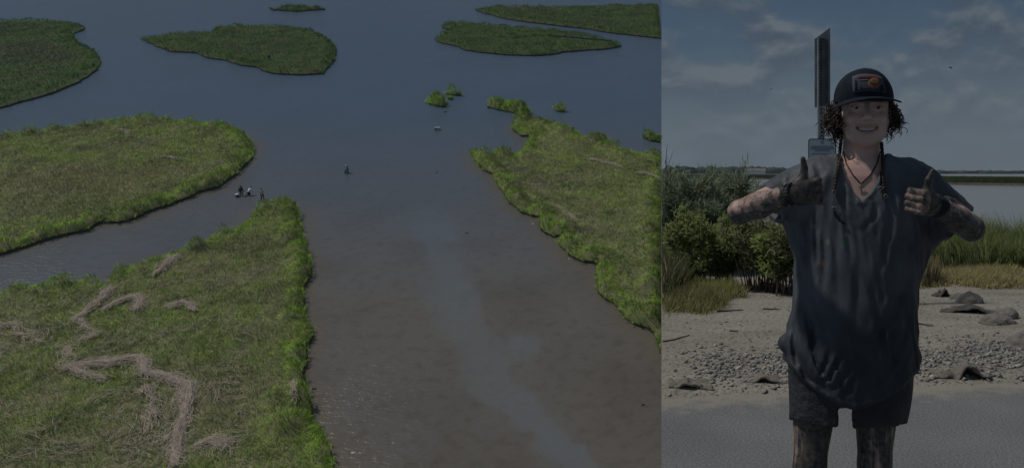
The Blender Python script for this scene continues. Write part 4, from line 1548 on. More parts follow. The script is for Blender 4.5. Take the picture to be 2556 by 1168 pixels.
def unit(v):
    v = np.asarray(v, float)
    return v / np.linalg.norm(v)


def frame(a, u):
    a = unit(a)
    u = unit(np.asarray(u) - (np.asarray(u) @ a) * a)
    return a, u


# viewer's left hand shows its back; viewer's right hand is turned so that the fingers face the lens
LA, LU = frame((1.0, 0.05, 0.12), (0.06, -0.05, 1.0))
LB = np.cross(LA, LU)           # out of the back of the hand
LB = LB if LB[1] < 0 else -LB
RA, RU = frame((-0.72, -0.66, 0.10), (0.20, -0.1, 1.0))
RB = np.cross(RA, RU)
RB = RB if RB[1] < 0 else -RB


def sd_hand(p, w, a, u, b, sc=1.0):
    q = np.stack([(p - w) @ a, (p - w) @ u, (p - w) @ b], 1) / sc
    d = s_box(q, (0.047, -0.001, -0.005), (0.036, 0.036, 0.0155), 0.014)
    d = smin(d, s_rc(q, (-0.03, 0, 0), (0.03, 0, -0.002), 0.0255, 0.024), 0.02)
    fing = None
    for u0, r0, ln in ((0.0300, 0.0108, 1.0), (0.0100, 0.0112, 1.06), (-0.0105, 0.0106, 1.0), (-0.0295, 0.0094, 0.86)):
        k1 = np.array((0.088, u0, 0.001))
        k2 = np.array((0.088 + 0.013 * ln, u0 * 0.96, -0.037 * ln))
        k3 = np.array((0.067, u0 * 0.93, -0.046 * ln))
        k4 = np.array((0.056, u0 * 0.93, -0.025))
        f = s_rc(q, (0.06, u0 * 0.9, -0.002), k1, r0 * 1.0, r0 * 1.06)
        f = smin(f, s_rc(q, k1, k2, r0 * 1.04, r0 * 0.98), 0.004)
        f = smin(f, s_rc(q, k2, k3, r0 * 0.98, r0 * 0.9), 0.003)
        f = smin(f, s_rc(q, k3, k4, r0 * 0.9, r0 * 0.8), 0.003)
        fing = f if fing is None else smin(fing, f, 0.0014)
    d = smin(d, fing, 0.004)
    th = s_rc(q, (0.014, 0.016, -0.010), (0.048, 0.042, -0.012), 0.018, 0.0140)
    th = smin(th, s_rc(q, (0.048, 0.042, -0.012), (0.057, 0.071, -0.012), 0.0136, 0.0108), 0.006)
    th = smin(th, s_rc(q, (0.057, 0.071, -0.012), (0.054, 0.101, -0.007), 0.0106, 0.0078), 0.004)
    d = smin(d, th, 0.008)
    return d * sc


ELB_L, ELB_R = Q(1846, 530, 2.46), Q(2424, 570, 2.46)
SH_L, SH_R = Q(2018, 452, 2.58), Q(2290, 455, 2.58)
KNEE = [Q(2020, 1160, 2.555), Q(2182, 1160, 2.555)]
HIP = [Q(2040, 930, 2.575), Q(2190, 930, 2.575)]


def sd_arms(p):
    return near(p, ELB_L * 0.5 + ELB_R * 0.5, 0.62, _arms)


def _arms(p):
    d = s_rc(p, SH_L, ELB_L, 0.044, 0.036)
    m = LW * 0.4 + ELB_L * 0.6
    f = smin(s_rc(p, ELB_L, m, 0.035, 0.0395), s_rc(p, m, LW, 0.0395, 0.0265), 0.01)
    d = smin(d, f, 0.012)
    d = smin(d, near(p, LW + LA * 0.05, 0.22, lambda z: sd_hand(z, LW, LA, LU, LB, 0.98), 0.08), 0.014)
    e = s_rc(p, SH_R, ELB_R, 0.044, 0.038)
    m = RW * 0.42 + ELB_R * 0.58
    f = smin(s_rc(p, ELB_R, m, 0.0385, 0.0405), s_rc(p, m, RW, 0.0405, 0.027), 0.01)
    e = smin(e, f, 0.012)
    e = smin(e, near(p, RW + RA * 0.05, 0.22, lambda z: sd_hand(z, RW, RA, RU, RB, 0.95), 0.08), 0.014)
    return np.minimum(d, e)


def sd_legs(p):
    d = None
    for k in (0, 1):
        h, kn = HIP[k], KNEE[k]
        an = np.array([kn[0] + (0.004 if k else -0.01), kn[1] + 0.02, 0.085])
        calf = kn * 0.68 + an * 0.32 + np.array([0, 0.022, 0])
        f = smin(s_rc(p, h, kn, 0.080, 0.050), s_ell(p, kn + np.array([0, -0.018, 0.01]), (0.042, 0.036, 0.055)), 0.03)
        f = smin(f, smin(s_rc(p, kn, calf, 0.047, 0.053), s_rc(p, calf, an, 0.053, 0.031), 0.02), 0.02)
        f = smin(f, s_rc(p, an + np.array([0, 0.01, -0.045]), an + np.array([0, -0.15, -0.058]), 0.036, 0.024), 0.03)
        f = smax(f, 0.004 - p[:, 2], 0.004)
        d = f if d is None else np.minimum(d, f)
    return d


def sd_body(p):
    d = smin(near(p, HEAD + np.array([0, 0.02, -0.04]), 0.33, sd_head), smax(stack_d(p, -0.016), (CZ + (CY - 985) / F * YB) - p[:, 2], 0.03), 0.030)
    d = smin(d, sd_arms(p), 0.012)
    low = p[:, 2] < 1.0
    if low.any():
        d[low] = smin(d[low], sd_legs(p[low]), 0.012)
    return d


def poly_d(x, y, pts):
    """distance to a polyline and how far along it (0..1)"""
    best = np.full(len(x), 1e9)
    par = np.zeros(len(x))
    seg = [math.hypot(b[0] - a[0], b[1] - a[1]) for a, b in zip(pts[:-1], pts[1:])]
    tot, run = sum(seg), 0.0
    for (x1, y1), (x2, y2), sl in zip(pts[:-1], pts[1:], seg):
        dx, dy = x2 - x1, y2 - y1
        t = np.clip(((x - x1) * dx + (y - y1) * dy) / (dx * dx + dy * dy + 1e-9), 0, 1)
        g = np.hypot(x - x1 - t * dx, y - y1 - t * dy)
        m = g < best
        best[m] = g[m]
        par[m] = (run + t[m] * sl) / tot
        run += sl
    return best, par


FOLDS = [  # polyline in photograph pixels, groove depth in mm, width in px
    ([(2008, 520), (2010, 600), (2022, 690)], 11, 6), ([(2034, 515), (2036, 600), (2040, 660)], 11, 6), ([(2058, 530), (2056, 640), (2062, 820)], 5, 7),
    ([(1996, 660), (2002, 760), (1990, 850)], 5, 7), ([(2005, 740), (2026, 830), (2036, 900), (2040, 930)], 11, 6),
    ([(1982, 800), (1988, 880), (2012, 940), (2046, 966), (2080, 962)], 10, 6), ([(2042, 862), (2040, 905), (2050, 932), (2066, 905), (2075, 860)], 10, 5),
    ([(2020, 920), (2046, 952), (2070, 944), (2100, 890), (2120, 830)], 8, 5), ([(2050, 982), (2085, 972), (2120, 930), (2150, 860)], 6, 6),
    ([(2075, 1000), (2120, 975), (2160, 900), (2180, 820)], 5, 7), ([(2282, 640), (2246, 740), (2200, 830), (2172, 900), (2160, 990)], 7, 8),
    ([(2272, 790), (2236, 890), (2196, 950), (2160, 985)], 6, 8), ([(2276, 850), (2250, 920), (2215, 975)], 5, 6), ([(2222, 560), (2206, 640), (2190, 740)], 6, 8),
    ([(2262, 560), (2232, 640), (2222, 700)], 6, 7), ([(2300, 560), (2270, 620), (2258, 690)], 8, 7), ([(2108, 410), (2106, 480), (2116, 560), (2122, 690)], 5, 6),
    ([(2150, 505), (2162, 570), (2172, 660)], 5, 7), ([(2196, 500), (2178, 545), (2150, 580)], 5, 6), ([(2112, 520), (2128, 560), (2150, 590)], 4, 6),
    ([(2088, 560), (2092, 700), (2088, 840)], 4, 8), ([(2140, 640), (2142, 760), (2128, 880)], 4, 9), ([(2212, 400), (2216, 460), (2212, 520)], 5, 6),
    ([(2330, 450), (2345, 490), (2400, 500)], 6, 6), ([(2300, 470), (2340, 520), (2370, 560)], 7, 7), ([(2250, 430), (2262, 520), (2256, 580)], 5, 8),
    ([(2000, 430), (1960, 460), (1930, 490)], 5, 7), ([(2050, 420), (2036, 470), (2030, 520)], 6, 7), ([(1985, 560), (1995, 620)], 8, 6)]


def fold_d(p):
    x, y = to_px(p)
    d = np.zeros(len(p))
    wob = fbm(np.stack([x / 38, y / 38], 1), 2, 33) - 0.5
    for pts, mm, w in FOLDS:
        g, t = poly_d(x + wob * 9, y, pts)
        w = w * 1.15
        d += mm * 0.55e-3 * np.clip(np.sin(np.pi * np.clip(t, 0, 1)), 0, 1) ** 0.8 * (np.exp(-(g / w) ** 2) - 0.6 * np.exp(-((g - 2.1 * w) / (1.2 * w)) ** 2))
    n = fbm(np.stack([p[:, 0] * 30, p[:, 1] * 26, p[:, 2] * 4.5], 1), 2, 71) - 0.5
    n2 = np.abs(fbm(np.stack([p[:, 0] * 34 + p[:, 2] * 6, p[:, 1] * 20, p[:, 2] * 5], 1), 2, 72) - 0.5)
    return d * np.clip((2.62 - p[:, 1]) / 0.06, 0, 1) + n * 0.011 + 0.016 * n2 - 0.003


HEM = np.array([(1940, 890), (1965, 905), (2000, 945), (2050, 988), (2100, 1014), (2130, 1023), (2165, 1016), (2200, 1003), (2250, 972), (2285, 935), (2310, 920)])


def sleeve(p, a, b, r1, r2, flat=1.0):
    d = s_rc(p, a, b, r1, r2)
    ax = unit(b - a)
    end = (p - b) @ ax
    d = smax(d, end, 0.004)
    inner = np.maximum(s_rc(p, b - ax * 0.05, b + ax * 0.05, r2 - 0.011, r2 - 0.011), -0.030 - end)
    return smax(d, -inner, 0.003)


SLB_L, SLB_R = Q(1924, 509, 2.535), Q(2397, 558, 2.535)


def sd_shirt(p):
    x, y = to_px(p)
    hemz = CZ + (CY - np.interp(x, HEM[:, 0], HEM[:, 1])) / F * p[:, 1]
    d = stack_d(p, 0.004)
    # bunched pockets pushing out at the hips
    d = smin(d, s_rc(p, Q(1990, 862, 2.54), Q(1962, 858, 2.53), 0.036, 0.022), 0.025)
    d = smin(d, s_rc(p, Q(2262, 885, 2.54), Q(2281, 892, 2.53), 0.036, 0.020), 0.025)
    d = smin(d, sleeve(p, Q(2046, 455, 2.58), SLB_L, 0.084, 0.066), 0.03)
    d = smin(d, sleeve(p, Q(2262, 458, 2.58), SLB_R, 0.084, 0.068), 0.03)
    # loose cloth under the arms
    d = smin(d, s_rc(p, Q(1985, 520, 2.57), Q(2012, 600, 2.57), 0.050, 0.050), 0.03)
    d = smin(d, s_rc(p, Q(2345, 545, 2.57), Q(2272, 630, 2.57), 0.046, 0.050), 0.03)
    nearby = np.abs(d) < 0.05
    if nearby.any():
        d[nearby] = d[nearby] + fold_d(p[nearby])
    d = smax(d, hemz - p[:, 2], 0.006)
    # hem roll
    d = d - 0.0025 * np.exp(-((p[:, 2] - hemz - 0.012) / 0.006) ** 2)
    # neckline: V cut in front, round hole for the neck
    vl = np.interp(y, [370, 400, 450, 480, 500], [2088, 2096, 2112, 2130, 2150])
    vr = np.interp(y, [370, 400, 450, 480, 500], [2212, 2206, 2190, 2172, 2150])
    inv_ = np.maximum(np.maximum(vl - x, x - vr) * 0.00128 * 0.8, (y - 500) * 0.00128)
    inv_ = np.maximum(inv_, p[:, 1] - 2.585)
    d = d - 0.003 * np.exp(-((inv_ - 0.008) / 0.006) ** 2)
    d = smax(d, -inv_, 0.005)
    nk = s_rc(p, from_head((-0.004, 0.028, -0.05)), from_head((-0.012, 0.04, -0.190)), 0.068, 0.070)
    return smax(d, -nk, 0.006)


def sd_shorts(p):
    x, y = to_px(p)
    d = stack_d(p, -0.006)
    d = np.maximum(d, (CZ + (CY - 1035) / F * YB) - p[:, 2])
    for cx_, hw, c0, k in ((2031, 60, -1, 0), (2184, 56, 1, 1)):
        a, b = Q(cx_ + (8 if k == 0 else -2), 900, 2.565), Q(cx_, 1062, 2.56)
        t = np.clip((p[:, 2] - b[2]) / (a[2] - b[2]), 0, 1)
        cx2, cy2 = b[0] + (a[0] - b[0]) * t, b[1] + (a[1] - b[1]) * t
        ra, rb_ = hw * 0.00128 * (1 + 0.10 * t), 0.092 + 0.03 * t
        u = ((p[:, 0] - cx2) / ra) ** 2 + ((p[:, 1] - cy2) / rb_) ** 2
        leg = (np.sqrt(u) - 1) * ra * 0.95
        hem = np.interp(x, [1975, 2085], [1046, 1062]) if k == 0 else np.interp(x, [2128, 2235], [1052, 1063])
        leg = smax(leg, CZ + (CY - hem) / F * p[:, 1] - p[:, 2], 0.004)
        leg = np.maximum(leg, p[:, 2] - a[2])
        d = smin(d, leg, 0.012)
    x_, yy = x, y
    fl = s_box(p, Q(2247, 985, 2.63), (0.022, 0.030, 0.090), 0.010)
    d = smin(d, fl, 0.012)
    gap = np.maximum(np.abs(x - 2110) - 17, 1018 - y) * 0.00128
    d = smax(d, -gap, 0.006)
    n = fbm(np.stack([p[:, 0] * 16, p[:, 1] * 16, p[:, 2] * 12], 1), 3, 91) - 0.5
    return d + n * 0.014


def sd_cap(p):
    q = to_head(p)
    # crown: tall front panel, slightly flattened; the cap sits pitched a little forward
    c = s_ell(q, (-0.002, 0.016, 0.038), (0.0935, 0.111, 0.094))
    c = smin(c, s_ell(q, (0, -0.045, 0.066), (0.062, 0.045, 0.055)), 0.03)
    rim = 0.020 + 0.10 * np.clip(q[:, 1] - 0.0, -0.2, 0.2) * -0.12
    c = smax(c, rim - q[:, 2], 0.004)
    ins = s_ell(q, (-0.002, 0.016, 0.032), (0.086, 0.103, 0.088))
    c = smax(c, -ins, 0.003)
    # bill: a curved plate reaching forward
    zb = 0.0330 - 2.3 * q[:, 0] ** 2 + 0.08 * q[:, 0] + 0.14 * (q[:, 1] + 0.075)
    pl = np.abs(q[:, 2] - zb) - 0.0030
    out = np.sqrt((q[:, 0] / 0.107) ** 2 + ((q[:, 1] + 0.055) / 0.098) ** 2) - 1
    bill = smax(pl, out * 0.085, 0.004)
    bill = smax(bill, q[:, 1] + 0.030, 0.004)
    bill = smax(bill, -ins, 0.003)
    c = smin(c, bill, 0.004)
    return smin(c, s_ell(q, (0, 0.016, 0.132), (0.008, 0.008, 0.004)), 0.004)


base_p = np.array([Q(2105, 700, YB)[0], YB, 0.0])


def sdf_obj(name, fn, lo, hi, h, mat, parent, attrs_fn=None, levels=4, col_fn=None, slack=1.7):
    v_, f_ = mesh_sdf(fn, lo, hi, h, levels, slack)
    at = attrs_fn(v_) if attrs_fn else None
    cf = col_fn(v_) if col_fn else None
    o = make_mesh(name, v_ - base_p, f_, mat, parent, smooth=True, attrs=at, colors=cf)
    if parent is None:
        o.location = base_p
    return o


# --- skin with mud
skin_m, t, b = material('muddy_skin', (0.5, 0.33, 0.27), 0.5, 0.35)
b.inputs['Subsurface Weight'].default_value = 0.0
co = nd(t, 'ShaderNodeTexCoord')
nf = nd(t, 'ShaderNodeTexNoise', i_Scale=36.0, i_Detail=7.0, i_Roughness=0.72)
L(t, co.outputs['Object'], nf.inputs['Vector'])
mp = nd(t, 'ShaderNodeMapping')
mp.inputs['Scale'].default_value = (1.0, 1.0, 0.16)
L(t, co.outputs['Object'], mp.inputs['Vector'])
ns = nd(t, 'ShaderNodeTexNoise', i_Scale=60.0, i_Detail=5.0, i_Roughness=0.6)
L(t, mp.outputs[0], ns.inputs['Vector'])
st = nd(t, 'ShaderNodeAttribute', attribute_name='streak')
md = nd(t, 'ShaderNodeAttribute', attribute_name='mud')
lp_ = nd(t, 'ShaderNodeAttribute', attribute_name='lip')
bw = nd(t, 'ShaderNodeAttribute', attribute_name='brow')
nm = nd(t, 'ShaderNodeMix')
L(t, st.outputs['Fac'], nm.inputs[0])
L(t, nf.outputs[0], nm.inputs[2])
L(t, ns.outputs[0], nm.inputs[3])
s1 = math_n(t, 'ADD', nm.outputs[0], md.outputs['Fac'])
fac = math_n(t, 'MULTIPLY_ADD', s1, 4.2, -3.75, clamp=True)
n4 = nd(t, 'ShaderNodeTexNoise', i_Scale=14.0, i_Detail=3.0)
L(t, co.outputs['Object'], n4.inputs['Vector'])
sk = ramp(t, [(0.35, (0.50, 0.325, 0.280)), (0.65, (0.60, 0.42, 0.365))])
L(t, n4.outputs[0], sk.inputs[0])
c_l = mixc(t, lp_.outputs['Fac'], sk.outputs[0], (0.33, 0.165, 0.15))
c_b = mixc(t, bw.outputs['Fac'], c_l, (0.10, 0.060, 0.042))
n5 = nd(t, 'ShaderNodeTexNoise', i_Scale=70.0, i_Detail=4.0)
L(t, co.outputs['Object'], n5.inputs['Vector'])
mudc = ramp(t, [(0.35, (0.028, 0.027, 0.026)), (0.65, (0.100, 0.086, 0.074))])
L(t, n5.outputs[0], mudc.inputs[0])
c_m = mixc(t, fac, c_b, mudc.outputs[0])
L(t, c_m, b.inputs['Base Color'])
bp = nd(t, 'ShaderNodeBump', i_Strength=0.35, i_Distance=0.004)
L(t, fac, bp.inputs['Height'])
L(t, bp.outputs[0], b.inputs['Normal'])


def skin_attrs(v_):
    q = to_head(v_)
    ax = np.abs(q[:, 0])
    head = (q[:, 2] > -0.13) & (np.abs(q[:, 0]) < 0.12)
    xx = np.clip(ax / 0.035, 0, 1)
    hg = 0.0052 * np.sqrt(np.clip(1 - xx ** 2.5, 0, 1)) + 0.0006
    dz = np.abs(q[:, 2] - mouth_c(q[:, 0])) - hg
    lip = np.where(head & (q[:, 1] < -0.07), np.clip(1.3 - np.abs(dz - 0.003) / 0.0052, 0, 1) * np.clip((0.038 - ax) / 0.005, 0, 1), 0) * 0.55
    arch = 0.0225 - 4.5 * (ax - 0.030) ** 2
    brow = np.where(head & (q[:, 1] < -0.04), np.clip(1.4 - np.abs(q[:, 2] - arch) / 0.0042, 0, 1) * np.clip((0.052 - ax) / 0.008, 0, 1) * np.clip((ax - 0.010) / 0.006, 0, 1), 0) * 0.8
    mud = np.full(len(v_), 0.02)
    streak = np.zeros(len(v_))
    # forearms and hands
    for w, a, e, fore, hand in ((LW, LA, ELB_L, 0.58, 0.76), (RW, RA, ELB_R, 0.63, 0.80)):
        ax_ = unit(w - e)
        tt = (v_ - e) @ ax_ / np.linalg.norm(w - e)
        rad = np.linalg.norm(v_ - e - ((v_ - e) @ ax_)[:, None] * ax_, axis=1)
        m = (tt > -0.35) & (tt < 1.0) & (rad < 0.09)
        under = np.clip((-(v_ - e - ((v_ - e) @ ax_)[:, None] * ax_)[:, 2]) / 0.04, -1, 1)
        mud = np.where(m, fore + 0.14 * under, mud)
        dh = np.linalg.norm(v_ - (w + a * 0.05), axis=1)
        mud = np.where(dh < 0.085, hand, mud)
        mud = np.where((dh < 0.13) & ((v_ - w)[:, 2] > 0.05), 0.8, mud)
    dk = np.linalg.norm(v_ - (RW + RA * 0.10), axis=1)
    mud = np.where(dk < 0.05, 0.58, mud)
    leg = v_[:, 2] < 0.75
    ln = fbm(np.stack([v_[:, 0] * 14, v_[:, 1] * 14, v_[:, 2] * 6], 1), 2, 5)
    mud = np.where(leg, 0.38 + 0.62 * ln, mud)
    streak = np.where(leg, 0.75, 0)
    chest = (q[:, 2] < -0.12) & (v_[:, 1] > 2.44) & (~leg) & (np.abs(v_[:, 0] - HEAD[0]) < 0.1)
    mud = np.where(chest, 0.22, mud)
    return {'mud': mud, 'lip': lip, 'brow': brow, 'streak': streak}


person = sdf_obj('person', sd_body, (0.15, 2.15, 0.0), (1.15, 2.80, 1.80), 0.0036, skin_m, None, skin_attrs)
tag(person, 'grinning person in cap and muddy dark clothes giving two thumbs up', 'person')

# --- clothes
shirt_m, t, b = material('wet_jersey', (0.06, 0.065, 0.07), 0.60, 0.32)
at = nd(t, 'ShaderNodeAttribute', attribute_name='col')
co = nd(t, 'ShaderNodeTexCoord')
nz = nd(t, 'ShaderNodeTexNoise', i_Scale=9.0, i_Detail=6.0)
L(t, co.outputs['Object'], nz.inputs['Vector'])
rp = ramp(t, [(0.35, (0.72, 0.72, 0.72)), (0.65, (1.2, 1.2, 1.2))])
L(t, nz.outputs[0], rp.inputs[0])
L(t, mixc(t, 1.0, at.outputs['Color'], rp.outputs[0], 'MULTIPLY'), b.inputs['Base Color'])
wv = nd(t, 'ShaderNodeTexNoise', i_Scale=240.0, i_Detail=2.0)
mp = nd(t, 'ShaderNodeMapping')
mp.inputs['Scale'].default_value = (0.35, 0.35, 1.0)
L(t, co.outputs['Object'], mp.inputs['Vector'])
L(t, mp.outputs[0], wv.inputs['Vector'])
bp = nd(t, 'ShaderNodeBump', i_Strength=0.2, i_Distance=0.002)
L(t, wv.outputs[0], bp.inputs['Height'])
L(t, bp.outputs[0], b.inputs['Normal'])


def shirt_col(v_):
    x, y = to_px(v_)
    dry = np.array([0.088, 0.100, 0.116])
    wet = np.array([0.027, 0.032, 0.040])
    n = fbm(np.stack([x / 60, y / 120, v_[:, 1] * 4], 1), 3, 14) - 0.5
    # soaked from the hem upwards, drier at shoulders and over the left of the belly
    k = np.clip((y - 640 + 0.55 * (x - 2100) + 260 * n) / 260, 0, 1) * 0.8 + np.clip((y - 440) / 160, 0, 1) * 0.15
    k = np.clip(k, 0, 1)[:, None]
    c = dry * (1 - k) + wet * k
    for sx, sy, r_, cc in ((2053, 657, 6, (0.30, 0.10, 0.06)), (2110, 604, 9, (0.06, 0.12, 0.075)), (2066, 604, 6, (0.18, 0.16, 0.13)), (2112, 586, 5, (0.20, 0.20, 0.17))):
        m = np.clip(1.4 - np.hypot(x - sx, (y - sy) * 0.8) / r_, 0, 1)[:, None] * (v_[:, 1] < 2.5)[:, None] * 0.8
        c = c * (1 - m) + np.array(cc) * m
    return c


shirt = sdf_obj('shirt', sd_shirt, (0.20, 2.25, 0.55), (1.10, 2.78, 1.50), 0.0042, shirt_m, person, col_fn=shirt_col, slack=1.7)
shorts_m = noise_mat('muddy_shorts', (0.016, 0.018, 0.022), (0.042, 0.044, 0.048), 9.0, 0.65, 0.5, 50.0, spec=0.3)
sdf_obj('shorts', sd_shorts, (0.30, 2.35, 0.50), (0.90, 2.78, 0.98), 0.0045, shorts_m, person, slack=1.7)

cap_m = noise_mat('cap_cloth', (0.012, 0.017, 0.026), (0.020, 0.027, 0.038), 60.0, 0.85, 0.2, 500.0, spec=0.15)
cap = sdf_obj('cap', sd_cap, HEAD + np.array([-0.13, -0.19, -0.03]), HEAD + np.array([0.13, 0.16, 0.16]), 0.0030, cap_m, person, slack=1.7)


def decal(name, pts, mat, parent, off, fn, step=5.0):
    pts = resample(np.array(pts, float), step)
    lo, hi = pts.min(0), pts.max(0)
    gx, gy = np.meshgrid(np.arange(lo[0], hi[0], step), np.arange(lo[1], hi[1], step))
    g = np.stack([gx.ravel(), gy.ravel()], 1)
    g = g[inside(pts, g)]
    if len(g):
        dd, _ = dist_poly(pts, g)
        g = g[dd > step * 0.4]
    allp = np.concatenate([pts, g]) if len(g) else pts
    res = delaunay_2d_cdt([Vector(q) for q in allp], [], [list(range(len(pts)))], 1, 1e-4)
    vv = np.array([q[:] for q in res[0]])
    ff = np.array([f for f in res[2] if len(f) == 3])
    p3 = march(fn, vv[:, 0], vv[:, 1], off=off)
    o = make_mesh(name, p3 - base_p, ff, mat, parent, smooth=True)
    so = o.modifiers.new('thickness', 'SOLIDIFY')
    so.thickness = 0.0012
    so.offset = 0
    return o


def flat_mat(name, c, rough=0.8):
    return material(name, c, rough, 0.2)[0]


pm_edge, pm_base, pm_red, pm_orange, pm_gold, pm_dark, pm_pale = [flat_mat(n_, c_) for n_, c_ in (
    ('patch_border', (0.085, 0.100, 0.120)), ('patch_field', (0.045, 0.060, 0.078)), ('patch_red', (0.105, 0.045, 0.048)), ('patch_orange', (0.190, 0.075, 0.058)),
    ('patch_gold', (0.150, 0.090, 0.040)), ('patch_dark', (0.010, 0.016, 0.024)), ('patch_pale', (0.13, 0.13, 0.14)))]
PT = [(2127, 192), (2140, 187), (2160, 185), (2185, 187), (2201, 193), (2207, 212), (2211, 233), (2190, 229), (2160, 228), (2142, 231), (2130, 232), (2128, 212)]
patch = decal('patch', PT, pm_edge, cap, 0.0016, sd_cap)
ctr = np.mean(PT, 0)
decal('patch_field', [tuple(ctr + (np.array(q) - ctr) * np.array([0.88, 0.82])) for q in PT], pm_base, patch, 0.0030, sd_cap)
decal('patch_band', [(2140, 191), (2160, 188), (2185, 190), (2198, 195), (2200, 202), (2180, 198), (2160, 196), (2143, 198)], pm_red, patch, 0.0042, sd_cap, 4)
decal('patch_stripe', [(2144, 200), (2168, 198), (2170, 200), (2145, 202.5)], pm_pale, patch, 0.0044, sd_cap, 3)
decal('patch_disc', [(2182 + 16 * math.cos(a), 209 + 14 * math.sin(a)) for a in np.linspace(0, 6.28, 18)[:-1]], pm_orange, patch, 0.0046, sd_cap, 4)
decal('patch_top', [(2170, 204), (2175, 198), (2184, 196), (2193, 200), (2196, 207), (2190, 211), (2176, 210)], pm_gold, patch, 0.0062, sd_cap, 4)
decal('patch_tree', [(2133, 226), (2134, 200), (2137, 198), (2139, 208), (2140, 226)], pm_dark, patch, 0.0044, sd_cap, 4)
decal('patch_tree', [(2146, 225), (2147, 215), (2149, 215), (2149.5, 225)], pm_dark, patch, 0.0044, sd_cap, 3)
decal('patch_tree', [(2194, 226), (2200, 217), (2203, 208), (2206, 218), (2208, 229)], pm_dark, patch, 0.0048, sd_cap, 4)

# --- eyes and teeth
eye_m = flat_mat('eye_white', (0.36, 0.33, 0.32), 0.35)
iris_m = flat_mat('iris', (0.045, 0.055, 0.055), 0.2)
teeth_m = flat_mat('teeth', (0.52, 0.47, 0.43), 0.4)
for s_ in (-1, 1):
    bm = bmesh.new()
    bmesh.ops.create_uvsphere(bm, u_segments=20, v_segments=12, radius=0.0125)
    e_ = bm_obj('eye', bm, eye_m, person, True)
    e_.location = from_head((s_ * 0.0325, -0.0690, 0.0005)) - base_p
    bm = bmesh.new()
    bmesh.ops.create_uvsphere(bm, u_segments=16, v_segments=10, radius=0.0066)
    i_ = bm_obj('iris', bm, iris_m, e_, True)
    i_.location = (0.0005 - 0.0008 * s_, -0.0085, 0.0006)
for row, (z0, z1) in enumerate(((0.0060, -0.0038),)):
    for k in range(-4, 5):
        w_ = 0.0064
        xc = k * w_
        if abs(xc) > 0.0255:
            continue
        bm = bmesh.new()
        yl = -0.0835 + 11.0 * xc ** 2
        zc = float(mouth_c(xc))
        bmesh.ops.create_cube(bm, size=1.0, matrix=Matrix.Translation((xc, yl, zc + (z0 + z1) / 2)) @ Matrix.Rotation(22 * xc, 4, 'Z') @ Matrix.Diagonal((w_ * 0.99, 0.004, abs(z0 - z1), 1)))
        bmesh.ops.bevel(bm, geom=bm.edges[:], offset=0.0006, segments=1, affect='EDGES')
        o = bm_obj('tooth', bm, teeth_m, person)
        o.matrix_local = Matrix.Translation(Vector(HEAD - base_p)) @ Matrix(HROT.tolist()).to_4x4()

# --- hair: curls at both sides, two thin braids
hair_m = noise_mat('dark_hair', (0.012, 0.008, 0.006), (0.060, 0.036, 0.027), 40.0, 0.5, 0, spec=0.4)
r2 = np.random.default_rng(44)
curls = []
for side, n_, cen, rad in ((-1, 330, (-0.085, 0.022, -0.018), (0.030, 0.048, 0.050)), (1, 190, (0.083, 0.026, -0.012), (0.024, 0.044, 0.044))):
    for k in range(n_):
        # a loose coil somewhere in the cloud of hair beside the face
        v0 = r2.normal(0, 1, 3)
        v0 *= r2.uniform(0.35, 1.0) ** 0.5 / np.linalg.norm(v0)
        st_ = np.array(cen) + v0 * np.array(rad)
        if st_[1] < -0.03:
            st_[1] = -0.03 + r2.uniform(0, 0.02)
        ax0 = unit(np.array([side * 0.35 * v0[0] * side, r2.normal(0, 0.5), -0.8 + r2.normal(0, 0.35)]))
        ln = r2.uniform(0.018, 0.066)
        m = 26
        t_ = np.linspace(0, 1, m)
        e1 = unit(np.cross(ax0, [0.3, 0.9, 0.2]))
        e2 = np.cross(ax0, e1)
        turns, ph, rr_ = r2.uniform(0.4, 2.0), r2.uniform(0, 6.28), r2.uniform(0.003, 0.013)
        c_ = st_ + ax0 * (t_ * ln)[:, None] + rr_ * (np.cos(t_ * turns * 6.28 + ph)[:, None] * e1 + np.sin(t_ * turns * 6.28 + ph)[:, None] * e2)
        c_[:, 2] = np.minimum(c_[:, 2], 0.034)
        curls.append((from_head(c_) - base_p, np.linspace(0.0019, 0.0009, m)))
tag(tubes_obj('hair', curls, hair_m, person, 4), kind='stuff')


def sd_hairmass(p):
    q = to_head(p)
    d = s_ell(q, (0, 0.045, -0.005), (0.083, 0.070, 0.075))
    d = smin(d, s_ell(q, (-0.084, 0.022, -0.012), (0.020, 0.034, 0.052)), 0.02)
    d = smin(d, s_ell(q, (0.080, 0.026, -0.006), (0.016, 0.030, 0.042)), 0.02)
    return d + 0.010 * (fbm(q * 90, 2, 3) - 0.5)


sdf_obj('hair_mass', sd_hairmass, HEAD + np.array([-0.14, -0.06, -0.10]), HEAD + np.array([0.14, 0.16, 0.10]), 0.005, hair_m, person, levels=3, slack=2.5)


def sd_front(p):
    return np.minimum(sd_shirt(p), sd_body(p))


